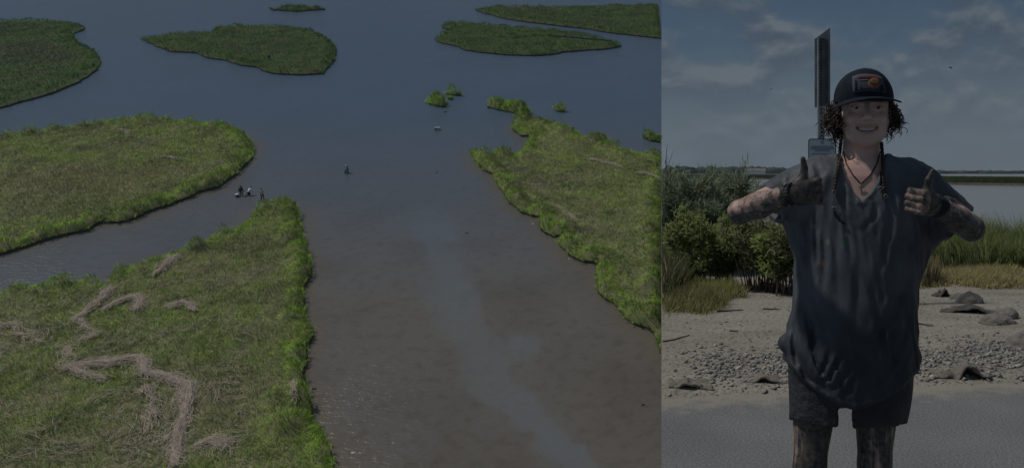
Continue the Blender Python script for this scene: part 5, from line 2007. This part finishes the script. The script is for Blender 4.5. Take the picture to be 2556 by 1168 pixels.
band_m = flat_mat('hair_tie', (0.20, 0.21, 0.22), 0.3)
for line in ([(2100, 338), (2097, 372), (2092, 410), (2087, 450), (2081, 480)], [(2200, 356), (2203, 392), (2204, 430), (2206, 462), (2210, 490)]):
    line = resample(np.array(line, float), 3.0, closed=False)
    p3 = march(sd_front, line[:, 0], line[:, 1], off=0.007)
    yy_ = p3[:, 1].copy()
    yy_[:12] = np.minimum(yy_[:12], 2.53)
    kk = np.convolve(np.pad(yy_, 4, mode='edge'), np.ones(9) / 9, 'valid')
    p3 = np.array([Q(a, b_, c_) for (a, b_), c_ in zip(line, kk)])
    strands = []
    s_ = np.arange(len(p3))
    for ph in (0, 2.09, 4.19):
        off_ = np.stack([np.cos(s_ * 0.75 + ph) * 0.0034, np.sin(s_ * 1.5 + ph * 2) * 0.002, 0 * s_], 1)
        strands.append((p3 + off_ - base_p, np.full(len(p3), 0.0030)))
    br = tubes_obj('braid', strands, hair_m, person, 5)
    ring = [(p3[-1] + np.array([0.005 * math.cos(a), -0.003, 0.006 * math.sin(a)]) - base_p) for a in np.linspace(0, 6.28, 13)]
    tubes_obj('hair_tie', [(np.array(ring), np.full(13, 0.0016))], band_m, br, 5)
# drawstring toggles hanging on the shirt
for pts in ([(2082, 520), (2084, 538), (2096, 548), (2110, 560)], [(2197, 430), (2198, 452), (2197, 470)]):
    line = resample(np.array(pts, float), 4.0, closed=False)
    p3 = march(sd_front, line[:, 0], line[:, 1], off=0.003)
    cdo = tubes_obj('cord', [(p3 - base_p, np.full(len(p3), 0.0022))], flat_mat('black_cord', (0.012, 0.012, 0.014)), person, 5)
    e_ = p3[0] if pts[0][0] < 2150 else p3[-1]
    ring = [(e_ + np.array([0.008 * math.cos(a), -0.004, 0.0045 * math.sin(a)]) - base_p) for a in np.linspace(0, 6.28, 13)]
    tubes_obj('toggle', [(np.array(ring), np.full(13, 0.0018))], band_m, cdo, 5)

# --- necklace with a cross, ear rings, bead bracelets
cord_m = flat_mat('necklace_cord', (0.045, 0.026, 0.024))
line = resample(np.array([(2104, 378), (2112, 408), (2128, 436), (2149, 459), (2172, 438), (2188, 410), (2198, 380)], float), 5, closed=False)
p3 = march(sd_body, line[:, 0], line[:, 1], off=0.0015)
neck = tubes_obj('necklace', [(p3 - base_p, np.full(len(p3), 0.0021))], cord_m, person, 5)
pend_m = flat_mat('pendant_metal', (0.34, 0.28, 0.24), 0.35)
c0 = march(sd_body, [2150], [471], off=0.004)[0] - base_p
bm = bmesh.new()
bmesh.ops.create_cube(bm, size=1.0, matrix=Matrix.Translation((0, 0, 0)) @ Matrix.Diagonal((0.0050, 0.003, 0.030, 1)))
bmesh.ops.create_cube(bm, size=1.0, matrix=Matrix.Translation((0, -0.0004, 0.004)) @ Matrix.Diagonal((0.017, 0.003, 0.0050, 1)))
pe = bm_obj('cross_pendant', bm, pend_m, neck)
pe.location = c0
for s_ in (-1,):
    ring = [from_head((s_ * 0.081 + 0.004 * math.sin(a), 0.006 + 0.008 * math.cos(a), -0.058 + 0.009 * math.sin(a))) - base_p for a in np.linspace(0, 6.28, 15)]
    tubes_obj('earring', [(np.array(ring), np.full(15, 0.0018))], band_m, person, 5)
bead_m = flat_mat('dark_bead', (0.022, 0.024, 0.028), 0.35)
pale_bead_m = flat_mat('pale_bead', (0.40, 0.41, 0.42), 0.35)
bm = bmesh.new()
bmesh.ops.create_icosphere(bm, subdivisions=2, radius=1.0)
sv = np.array([v_.co[:] for v_ in bm.verts])
bm.verts.ensure_lookup_table()
sf = np.array([[v_.index for v_ in f.verts] for f in bm.faces])
bm.free()


def bracelet(w, a, u, b_, along, rad, bead, n_, mat, flat=1.0, tilt=0.0):
    vs, fs = [], []
    for k in range(n_):
        th = 6.2832 * k / n_
        c_ = w + a * (along + tilt * math.cos(th)) + (u * math.cos(th) + b_ * math.sin(th)) * rad
        vs.append(sv * bead * np.array([1, 1, flat]) + c_ - base_p)
        fs.append(sf + k * len(sv))
    return make_mesh('bracelet', np.concatenate(vs), np.concatenate(fs), mat, person, smooth=True)


aL, uL = frame(LW - ELB_L, LU)
bL = np.cross(aL, uL)
for k, (al, rd, bd, mt) in enumerate(((-0.020, 0.0300, 0.0046, bead_m), (-0.010, 0.0295, 0.0054, bead_m), (0.001, 0.0290, 0.0056, pale_bead_m if False else bead_m), (0.012, 0.0285, 0.0048, bead_m))):
    bracelet(LW, aL, uL, bL, al, rd, bd, 19, mt, tilt=0.003 * (k - 1.5))
o = bracelet(LW, aL, uL, -bL, -0.004, 0.0312, 0.0036, 7, pale_bead_m)
aR, uR = frame(RW - ELB_R, RU)
bR = np.cross(aR, uR)
for k, (al, rd, bd, mt) in enumerate(((-0.016, 0.0305, 0.0040, bead_m), (-0.006, 0.0300, 0.0040, bead_m), (0.005, 0.0295, 0.0042, bead_m))):
    bracelet(RW, aR, uR, bR, al, rd, bd, 24, mt, tilt=0.003 * (k - 1))

# ------------------------------------------------------------------ sign post behind the person
steel_m = noise_mat('galvanised_steel', (0.16, 0.18, 0.19), (0.25, 0.27, 0.28), 12.0, 0.5, 0, spec=0.5)
dark_steel_m = noise_mat('weathered_steel', (0.050, 0.060, 0.070), (0.085, 0.095, 0.105), 12.0, 0.6, 0, spec=0.4)
hole_m, _, _ = material('punched_hole', (0.010, 0.012, 0.014), 0.9, 0.1)
SD = 8.6
sp0 = ground_at(2050, 430 + CZ * F / SD, 0.0)
sign = empty('sign_post', (sp0[0], SD, 0.0))
tag(sign, 'tall perforated steel post with slant-topped panel and a notice behind the shoulder', 'sign post')


def pxw(d):
    return d / F * SD


def lz(y, Y=SD):
    return CZ + (CY - y) / F * Y


def lx(x, Y=SD):
    return (x - CX) / F * Y - sp0[0]


def slab(name, pts, y0, y1, mat, parent):
    """prism: outline in the X-Z plane (local), from depth y0 to y1"""
    bm = bmesh.new()
    f0 = [bm.verts.new((x, y0, z)) for x, z in pts]
    f1 = [bm.verts.new((x, y1, z)) for x, z in pts]
    bm.faces.new(f0)
    bm.faces.new(f1[::-1])
    n = len(pts)
    for i in range(n):
        bm.faces.new((f0[i], f1[i], f1[(i + 1) % n], f0[(i + 1) % n]))
    bmesh.ops.recalc_face_normals(bm, faces=bm.faces[:])
    return bm_obj(name, bm, mat, parent)


post = slab('post', [(lx(2041), -0.05), (lx(2057), -0.05), (lx(2057), lz(96)), (lx(2041), lz(96))], -0.035, 0.03, steel_m, sign)
k = 0
hz_ = 1.3
holes = []
bm = bmesh.new()
while hz_ < lz(100):
    for dx in (0.0,):
        c = Matrix.Translation((lx(2049), -0.0362, hz_)) @ Matrix.Rotation(R(90), 4, 'X')
        bmesh.ops.create_circle(bm, cap_ends=True, segments=10, radius=0.0095, matrix=c)
    hz_ += 0.0254 * 1.6
h_ = bm_obj('punched_hole', bm, hole_m, post)
tag(h_, kind='stuff')
panel = slab('panel', [(lx(2035), lz(268)), (lx(2074), lz(268)), (lx(2074), lz(68)), (lx(2035), lz(97))], 0.032, 0.045, steel_m, sign)
slab('panel_flange', [(lx(2058.5), lz(266)), (lx(2067), lz(266)), (lx(2067), lz(100)), (lx(2058.5), lz(100))], -0.02, 0.031, dark_steel_m, panel)
slab('panel_channel', [(lx(2043), lz(264)), (lx(2058), lz(264)), (lx(2058), lz(97.5)), (lx(2043), lz(97.5))], -0.045, -0.0365, dark_steel_m, panel)
bm = bmesh.new()
hz_ = lz(260)
while hz_ < lz(102):
    bmesh.ops.create_circle(bm, cap_ends=True, segments=10, radius=0.0080, matrix=Matrix.Translation((lx(2047.5), -0.0462, hz_)) @ Matrix.Rotation(R(90), 4, 'X'))
    hz_ += 0.034
tag(bm_obj('punched_hole', bm, hole_m, panel), kind='stuff')

white_m, _, _ = material('notice_white', (0.40, 0.47, 0.54), 0.5, 0.4)
ink_m, _, _ = material('notice_ink', (0.075, 0.095, 0.12), 0.6, 0.3)
line_m, _, _ = material('notice_print', (0.20, 0.245, 0.30), 0.6, 0.3)


def rrect(x0, x1, z0, z1, r, n=5):
    out = []
    for cx_, cz_, a0 in ((x1 - r, z0 + r, -90), (x1 - r, z1 - r, 0), (x0 + r, z1 - r, 90), (x0 + r, z0 + r, 180)):
        for i in range(n + 1):
            a = R(a0 + 90 * i / n)
            out.append((cx_ + r * math.cos(a), cz_ + r * math.sin(a)))
    return out


nx0, nx1, nz1, nz0 = lx(2015), lx(2084), lz(347), lz(445)
notice = slab('notice', rrect(nx0, nx1, nz0, nz1, 0.03), -0.062, -0.052, ink_m, sign)
slab('notice_face', rrect(nx0 + 0.012, nx1 - 0.012, nz0 + 0.012, nz1 - 0.012, 0.022), -0.066, -0.0625, white_m, notice)
bm = bmesh.new()
bmesh.ops.create_circle(bm, cap_ends=True, segments=20, radius=0.020, matrix=Matrix.Translation(((nx0 + nx1) / 2, -0.0675, nz1 - 0.042)) @ Matrix.Rotation(R(90), 4, 'X'))
bm_obj('notice_emblem', bm, line_m, notice)
for i, (y, w, hgt) in enumerate(((367, 0.80, 0.010), (372, 0.84, 0.010), (377, 0.55, 0.009), (385, 0.8, 0.006), (391, 0.74, 0.007), (397, 0.8, 0.006), (404, 0.6, 0.007), (412, 0.8, 0.007), (420, 0.7, 0.007))):
    hw = (nx1 - nx0) / 2 * w
    cx_ = (nx0 + nx1) / 2
    slab('notice_line', [(cx_ - hw, lz(y) - hgt), (cx_ + hw, lz(y) - hgt), (cx_ + hw, lz(y) + hgt), (cx_ - hw, lz(y) + hgt)], -0.0685, -0.0665, line_m, notice)

# birds far off in the sky
bird_m, _, _ = material('bird', (0.03, 0.03, 0.035), 0.8, 0.1)
for (x, y, s_, lab) in ((2373, 170, 0.85, 'dark bird gliding in the sky right of the cap'), (1926, 223, 0.45, 'tiny dark bird below the big cloud left of the post')):
    c = P(x, y, 120.0)
    bd = empty('bird', c)
    tag(bd, lab, 'bird', 'birds in the sky')
    vs, fs = tube(np.array([(-0.32, 0, 0.06), (-0.1, 0, 0.02), (0.15, 0, 0), (0.34, 0, -0.05)]) * s_, np.array([0.02, 0.07, 0.09, 0.02]) * s_, 6)
    make_mesh('body', vs, fs, bird_m, bd, smooth=True)
    for sg in (-1, 1):
        w_ = np.array([(0.12, 0, 0), (-0.12, 0, 0), (-0.02, sg * 0.4 , 0.18), (0.10, sg * 0.42, 0.2), (0.22, sg * 0.75, 0.05), (0.12, 0, -0.02), (-0.12, 0, -0.02), (-0.02, sg * 0.4, 0.16), (0.10, sg * 0.42, 0.18)])
        w_[:, 0] -= np.abs(w_[:, 1]) * 0.7
        wv_ = np.concatenate([w_]) * s_
        make_mesh('wing', wv_, [np.array([(0, 1, 2, 3), (5, 8, 7, 6), (0, 3, 8, 5), (1, 6, 7, 2)]), np.array([(3, 2, 4), (8, 4, 7), (3, 4, 8), (2, 7, 4)])], bird_m, bd)

# ------------------------------------------------------------------ people working in the marsh
cloth_cache = {}


def cmat(c):
    if c not in cloth_cache:
        cloth_cache[c] = noise_mat('field_cloth', tuple(np.array(c) * 0.8), tuple(np.array(c) * 1.15), 6.0, 0.85, 0)
    return cloth_cache[c]


skin2_m = noise_mat('field_skin', (0.26, 0.165, 0.125), (0.34, 0.22, 0.17), 6.0, 0.6, 0)
MN = None


def wader(label, x, y, pose, top, bottom, hat, scale=1.0, face=0.0, wade=0.35, long_legs=True, long_sleeves=False, ground_h=0.0):
    """a person standing in the water; local +z is square to the marsh; pose gives joints in metres"""
    c = marsh(x, y, ground_h)
    J = {k: np.array(v, float) for k, v in pose.items()}
    sink = np.array([0, 0, wade])

    def seg(p, pairs, k=0.05):
        d = None
        for a, b, r1, r2 in pairs:
            f = s_rc(p, J[a] - sink, J[b] - sink, r1, r2)
            d = f if d is None else smin(d, f, k)
        return d
    legs = [('hipL', 'kneeL', .085, .06), ('kneeL', 'footL', .055, .045), ('hipR', 'kneeR', .085, .06), ('kneeR', 'footR', .055, .045)]
    trunk = [('hipL', 'hipR', .10, .10), ('pelvis', 'chest', .14, .155), ('chest', 'neck', .14, .06), ('shL', 'shR', .08, .08)]
    arms = [('shL', 'elL', .06, .045), ('elL', 'haL', .042, .035), ('shR', 'elR', .06, .045), ('elR', 'haR', .042, .035)]
    hd = [('neck', 'head', .055, .06)]

    def body(p):
        d = smin(smin(seg(p, trunk), seg(p, legs), .05), smin(seg(p, arms), seg(p, hd), .04), .03)
        return smin(d, s_ell(p, J['head'] - sink, (.085, .095, .115)), .03)
    lo, hi = np.array([-0.75, -0.9, -0.8]), np.array([0.75, 0.9, 1.95])
    v_, f_ = mesh_sdf(body, lo, hi, 0.04, 3, 2.0)
    o = make_mesh('person', v_, f_, skin2_m, smooth=True)
    o.matrix_world = MARSH @ Matrix.Translation((c[0], c[1], ground_h)) @ Matrix.Rotation(face, 4, 'Z') @ Matrix.Scale(scale, 4)
    tag(o, label, 'person', 'people working in the marsh')

    def shirt_f(p):
        d = seg(p, trunk) - 0.022
        d = smin(d, seg(p, [('shL', 'elL', .075, .065), ('shR', 'elR', .075, .065)] + ([('elL', 'haL', .058, .05), ('elR', 'haR', .058, .05)] if long_sleeves else [])), .04)
        if not long_sleeves:
            for e, s_ in (('elL', 'shL'), ('elR', 'shR')):
                ax = unit(J[e] - J[s_])
                d = smax(d, (p - (J[e] * 0.8 + J[s_] * 0.2 - sink)) @ ax if False else d, .01)
        return d
    v_, f_ = mesh_sdf(shirt_f, lo, hi, 0.04, 3, 2.0)
    make_mesh('shirt', v_, f_, cmat(top), o, smooth=True)

    def trouser_f(p):
        L_ = legs if long_legs else [('hipL', 'kneeL', .085, .075), ('hipR', 'kneeR', .085, .075)]
        d = seg(p, [(a, b, r1 + .022, r2 + .02) for a, b, r1, r2 in L_])
        return smin(d, seg(p, [('hipL', 'hipR', .128, .128)]), .04)
    v_, f_ = mesh_sdf(trouser_f, lo, hi, 0.04, 3, 2.0)
    make_mesh('trousers' if long_legs else 'shorts', v_, f_, cmat(bottom), o, smooth=True)

    def hat_f(p):
        h = J['head'] - sink
        q = p - h
        d = smax(s_ell(p, h + np.array([0, 0, .02]), (.105, .118, .125)), -(q[:, 2] - 0.01 + 0.25 * q[:, 1] * 0), .01)
        if hat[1]:
            d = smin(d, s_ell(p, h + np.array([0, -0.10, .04]), (.085, .10, .022)), .02)
        return d
    v_, f_ = mesh_sdf(hat_f, lo, hi, 0.03, 3, 2.2)
    make_mesh('cap' if hat[1] else 'hair', v_, f_, cmat(hat[0]), o, smooth=True)
    return o


def pose_stand(lean=0.0, arm='down', spread=0.12):
    c, s = math.cos(lean), math.sin(lean)

    def up(x, y, z):           # rotate the upper body forward about the hips
        z = z - 0.9
        return (x, y * c - z * s, 0.9 + z * c + y * s)
    po = dict(hipL=(-.10, 0, .88), hipR=(.10, 0, .88), kneeL=(-spread - .02, -.03, .46), kneeR=(spread + .02, -.03, .46), footL=(-spread - .04, 0, .02), footR=(spread + .04, 0, .02),
              pelvis=up(0, 0, .95), chest=up(0, 0, 1.25), neck=up(0, 0, 1.45), head=up(0, -.02, 1.60), shL=up(-.17, 0, 1.38), shR=up(.17, 0, 1.38))
    if arm == 'down':
        po.update(elL=up(-.27, -.02, 1.12), elR=up(.27, -.02, 1.12), haL=up(-.36, -.12, .88), haR=up(.36, -.12, .88))
    elif arm == 'front':
        po.update(elL=up(-.24, -.10, 1.12), elR=up(.24, -.10, 1.12), haL=up(-.12, -.34, 1.05), haR=up(.10, -.34, 1.08))
    elif arm == 'reach':
        s3 = po['shL']
        s4 = po['shR']
        po.update(elL=(s3[0] - .06, s3[1] - .06, s3[2] - .28), elR=(s4[0] + .06, s4[1] - .06, s4[2] - .28), haL=(s3[0] - .02, s3[1] - .14, s3[2] - .52), haR=(s4[0] + .0, s4[1] - .14, s4[2] - .52))
    elif arm == 'side':
        po.update(elL=up(-.30, -.05, 1.15), elR=up(.24, .02, 1.12), haL=up(-.42, -.16, .92), haR=up(.22, -.12, .92))
    return po


BLK, TAN, WHT, ORG_, TEAL = (0.022, 0.024, 0.028), (0.36, 0.27, 0.20), (0.78, 0.78, 0.76), (0.64, 0.47, 0.32), (0.06, 0.30, 0.33)
wader('bending person in black top and tan shorts holding a bag in the water', 603, 489, pose_stand(0.35, 'down'), BLK, TAN, ((0.015, 0.013, 0.012), False), 1.08, R(180), 0.30, long_legs=False, long_sleeves=True)
wader('stooping person in white shirt and black shorts beside the bag', 622, 489, pose_stand(0.95, 'reach'), WHT, BLK, ((0.015, 0.013, 0.012), False), 1.05, R(165), 0.32, long_legs=False)
wader('standing person in pale orange shirt and black trousers near the spit', 656, 497, pose_stand(0.22, 'front'), ORG_, BLK, ((0.020, 0.016, 0.014), False), 1.0, R(200), 0.12)
wader('lone wader with white cap and dark trousers in mid channel', 869, 431, pose_stand(0.10, 'side'), TAN, BLK, (WHT, True), 1.0, R(-60), 0.36)
wader('far person in dark top and pale trousers standing on the teardrop island', 673, 151, pose_stand(0.15, 'side'), BLK, (0.42, 0.40, 0.39), ((0.3, 0.29, 0.28), True), 1.0, R(20), 0.25, ground_h=0.6)


def marsh_mesh(name, v_, f_, mat, x, y, rz=0.0, parent=None, h=0.0):
    o = make_mesh(name, v_, f_, mat, parent, smooth=True)
    if parent is None:
        c = marsh(x, y, h)
        o.matrix_world = MARSH @ Matrix.Translation((c[0], c[1], h)) @ Matrix.Rotation(rz, 4, 'Z')
    return o


def lathe(prof, n=18):
    prof = np.array(prof, float)
    th = np.linspace(0, 2 * np.pi, n, endpoint=False)
    v_ = np.stack([prof[:, None, 0] * np.cos(th), prof[:, None, 0] * np.sin(th), np.repeat(prof[:, 1:], n, 1)], -1).reshape(-1, 3)
    m = len(prof)
    i = np.arange(m - 1)[:, None] * n
    j = np.arange(n)[None]
    f_ = np.stack([i + j, i + (j + 1) % n, i + n + (j + 1) % n, i + n + j], -1).reshape(-1, 4)
    return v_, f_


# tub with a pale load, carrier bag, teal scoop
c = marsh(593, 491)
tub = empty('floating_tub', matrix=MARSH @ Matrix.Translation((c[0], c[1], 0.0)))
tag(tub, 'brown tub with white load floating beside the bending person', 'tub')
make_mesh('tub_wall', *lathe([(0.20, -0.1), (0.27, 0.05), (0.30, 0.34), (0.32, 0.36), (0.29, 0.36), (0.26, 0.06), (0.0, 0.04)]), cmat((0.20, 0.13, 0.09)), tub, smooth=True)
v_, f_ = mesh_sdf(lambda p: s_ell(p, (0, 0, 0.36), (0.27, 0.27, 0.13)) + 0.05 * (fbm(p * 9, 2, 4) - 0.5), np.array([-.4, -.4, .1]), np.array([.4, .4, .6]), 0.03, 2, 2.5)
make_mesh('white_load', v_, f_, cmat(WHT), tub, smooth=True)
v_, f_ = mesh_sdf(lambda p: smin(s_ell(p, (0, 0, 0.15), (0.34, 0.25, 0.24)), s_rc(p, (0.1, 0, 0.3), (-.25, 0, 0.5), .10, .03), .1) + 0.08 * (fbm(p * 7, 3, 9) - 0.5), np.array([-.6, -.5, -.3]), np.array([.6, .5, .8]), 0.03, 3, 2.5)
bag = marsh_mesh('net_bag', v_, f_, cmat((0.36, 0.38, 0.38)), 612, 490)
tag(bag, 'grey net bag slumped between the two stooping people', 'bag')
c = marsh(862, 433)
sc_ = empty('scoop_bucket', matrix=MARSH @ Matrix.Translation((c[0], c[1], 0.12)) @ Matrix.Rotation(0.5, 4, 'Y'))
tag(sc_, 'teal bucket carried at the side of the lone wader', 'bucket')
make_mesh('bucket_wall', *lathe([(0.0, -0.05), (0.15, -0.05), (0.22, 0.45), (0.235, 0.46), (0.20, 0.45), (0.14, 0.0), (0.0, 0.0)]), cmat(TEAL), sc_, smooth=True)
arc = np.array([(0.22 * math.cos(a), 0, 0.45 + 0.22 * math.sin(a)) for a in np.linspace(0, math.pi, 12)])
tubes_obj('handle', [(arc, np.full(12, 0.012))], cmat((0.3, 0.3, 0.3)), sc_, 5)

# concrete block, little rocks and posts in the channel
v_, f_ = mesh_sdf(lambda p: s_box(p, (0, 0, 0.22), (0.50, 0.30, 0.30), 0.08) + 0.14 * (fbm(p * 5, 3, 2) - 0.5), np.array([-.9, -.6, -.4]), np.array([.9, .6, .9]), 0.035, 3, 2.5)
blk = marsh_mesh('channel_rock', v_, f_, noise_mat('pale_rock', (0.14, 0.14, 0.14), (0.55, 0.54, 0.52), 1.6, 0.8, 0.3), 1092, 325, 0.1)
tag(blk, 'pale topped block of rock standing alone in mid channel', 'rock', 'rocks in the channel')
for (x, y, r_, lab) in ((1111, 280, 0.22, 'small dark rock below the mid-channel tussock'), (1330, 559, 0.12, 'white shell lump in shallows off the right bank'), (1421, 646, 0.10, 'tiny pale shell beside the hummocks'),
                        (784, 970, 0.14, 'dark pebble in mud beside the near spit rim'), (882, 1130, 0.14, 'pale shell lump on the mud near the bottom'), (1165, 582, 0.13, 'dark flat oyster clump in the open shallows'),
                        (1605, 1010, 0.12, 'dark oyster clump on the mud near the seam'), (1090, 431, 0.12, 'dark flat patch of weed in mid channel'), (786, 848, 0.13, 'small black stone beside the spit')):
    k = abs(hash(lab)) % 7 if False else len(lab) % 7
    v_, f_ = mesh_sdf(lambda p: s_ell(p, (0, 0, 0), (r_ * 1.5, r_, r_ * 0.6)) + r_ * 0.5 * (fbm(p * (2.2 / r_) + k, 2, k) - 0.5), np.array([-2.2, -2, -1.4]) * r_, np.array([2.2, 2, 1.4]) * r_, r_ * 0.14, 3, 2.5)
    pale = ('pale' in lab) or ('white' in lab)
    o = marsh_mesh('channel_rock', v_, f_, cmat((0.55, 0.53, 0.50) if pale else (0.05, 0.048, 0.045)), x, y)
    tag(o, lab, 'rock', 'rocks in the channel')
c = marsh(455, 106, 0.4)
po_ = empty('marker_post', matrix=MARSH @ Matrix.Translation((c[0], c[1], 0.3)))
tag(po_, 'thin pale marker stake on the teardrop island', 'stake')
tubes_obj('stake', [(np.array([(0, 0, 0), (0.01, 0, 0.8), (0, 0, 1.5)]), np.array([0.05, 0.05, 0.045]))], cmat((0.36, 0.36, 0.37)), po_, 6)

# ------------------------------------------------------------------ the air between here and the far shore
bm = bmesh.new()
bmesh.ops.create_cube(bm, size=1.0, matrix=Matrix.Translation((700, 1307, 39.5)) @ Matrix.Diagonal((2500, 2626, 149, 1)))
haze_m = bpy.data.materials.new('haze')
haze_m.use_nodes = True
ht = haze_m.node_tree
ht.nodes.clear()
hv = nd(ht, 'ShaderNodeVolumePrincipled')
hv.inputs['Color'].default_value = (0.78, 0.87, 1.0, 1)
hv.inputs['Density'].default_value = 0.00017
ho = nd(ht, 'ShaderNodeOutputMaterial')
L(ht, hv.outputs[0], ho.inputs['Volume'])
haze = bm_obj('haze', bm, haze_m)
tag(haze, 'thin bluish haze over the bay and marsh', 'haze', kind='stuff')
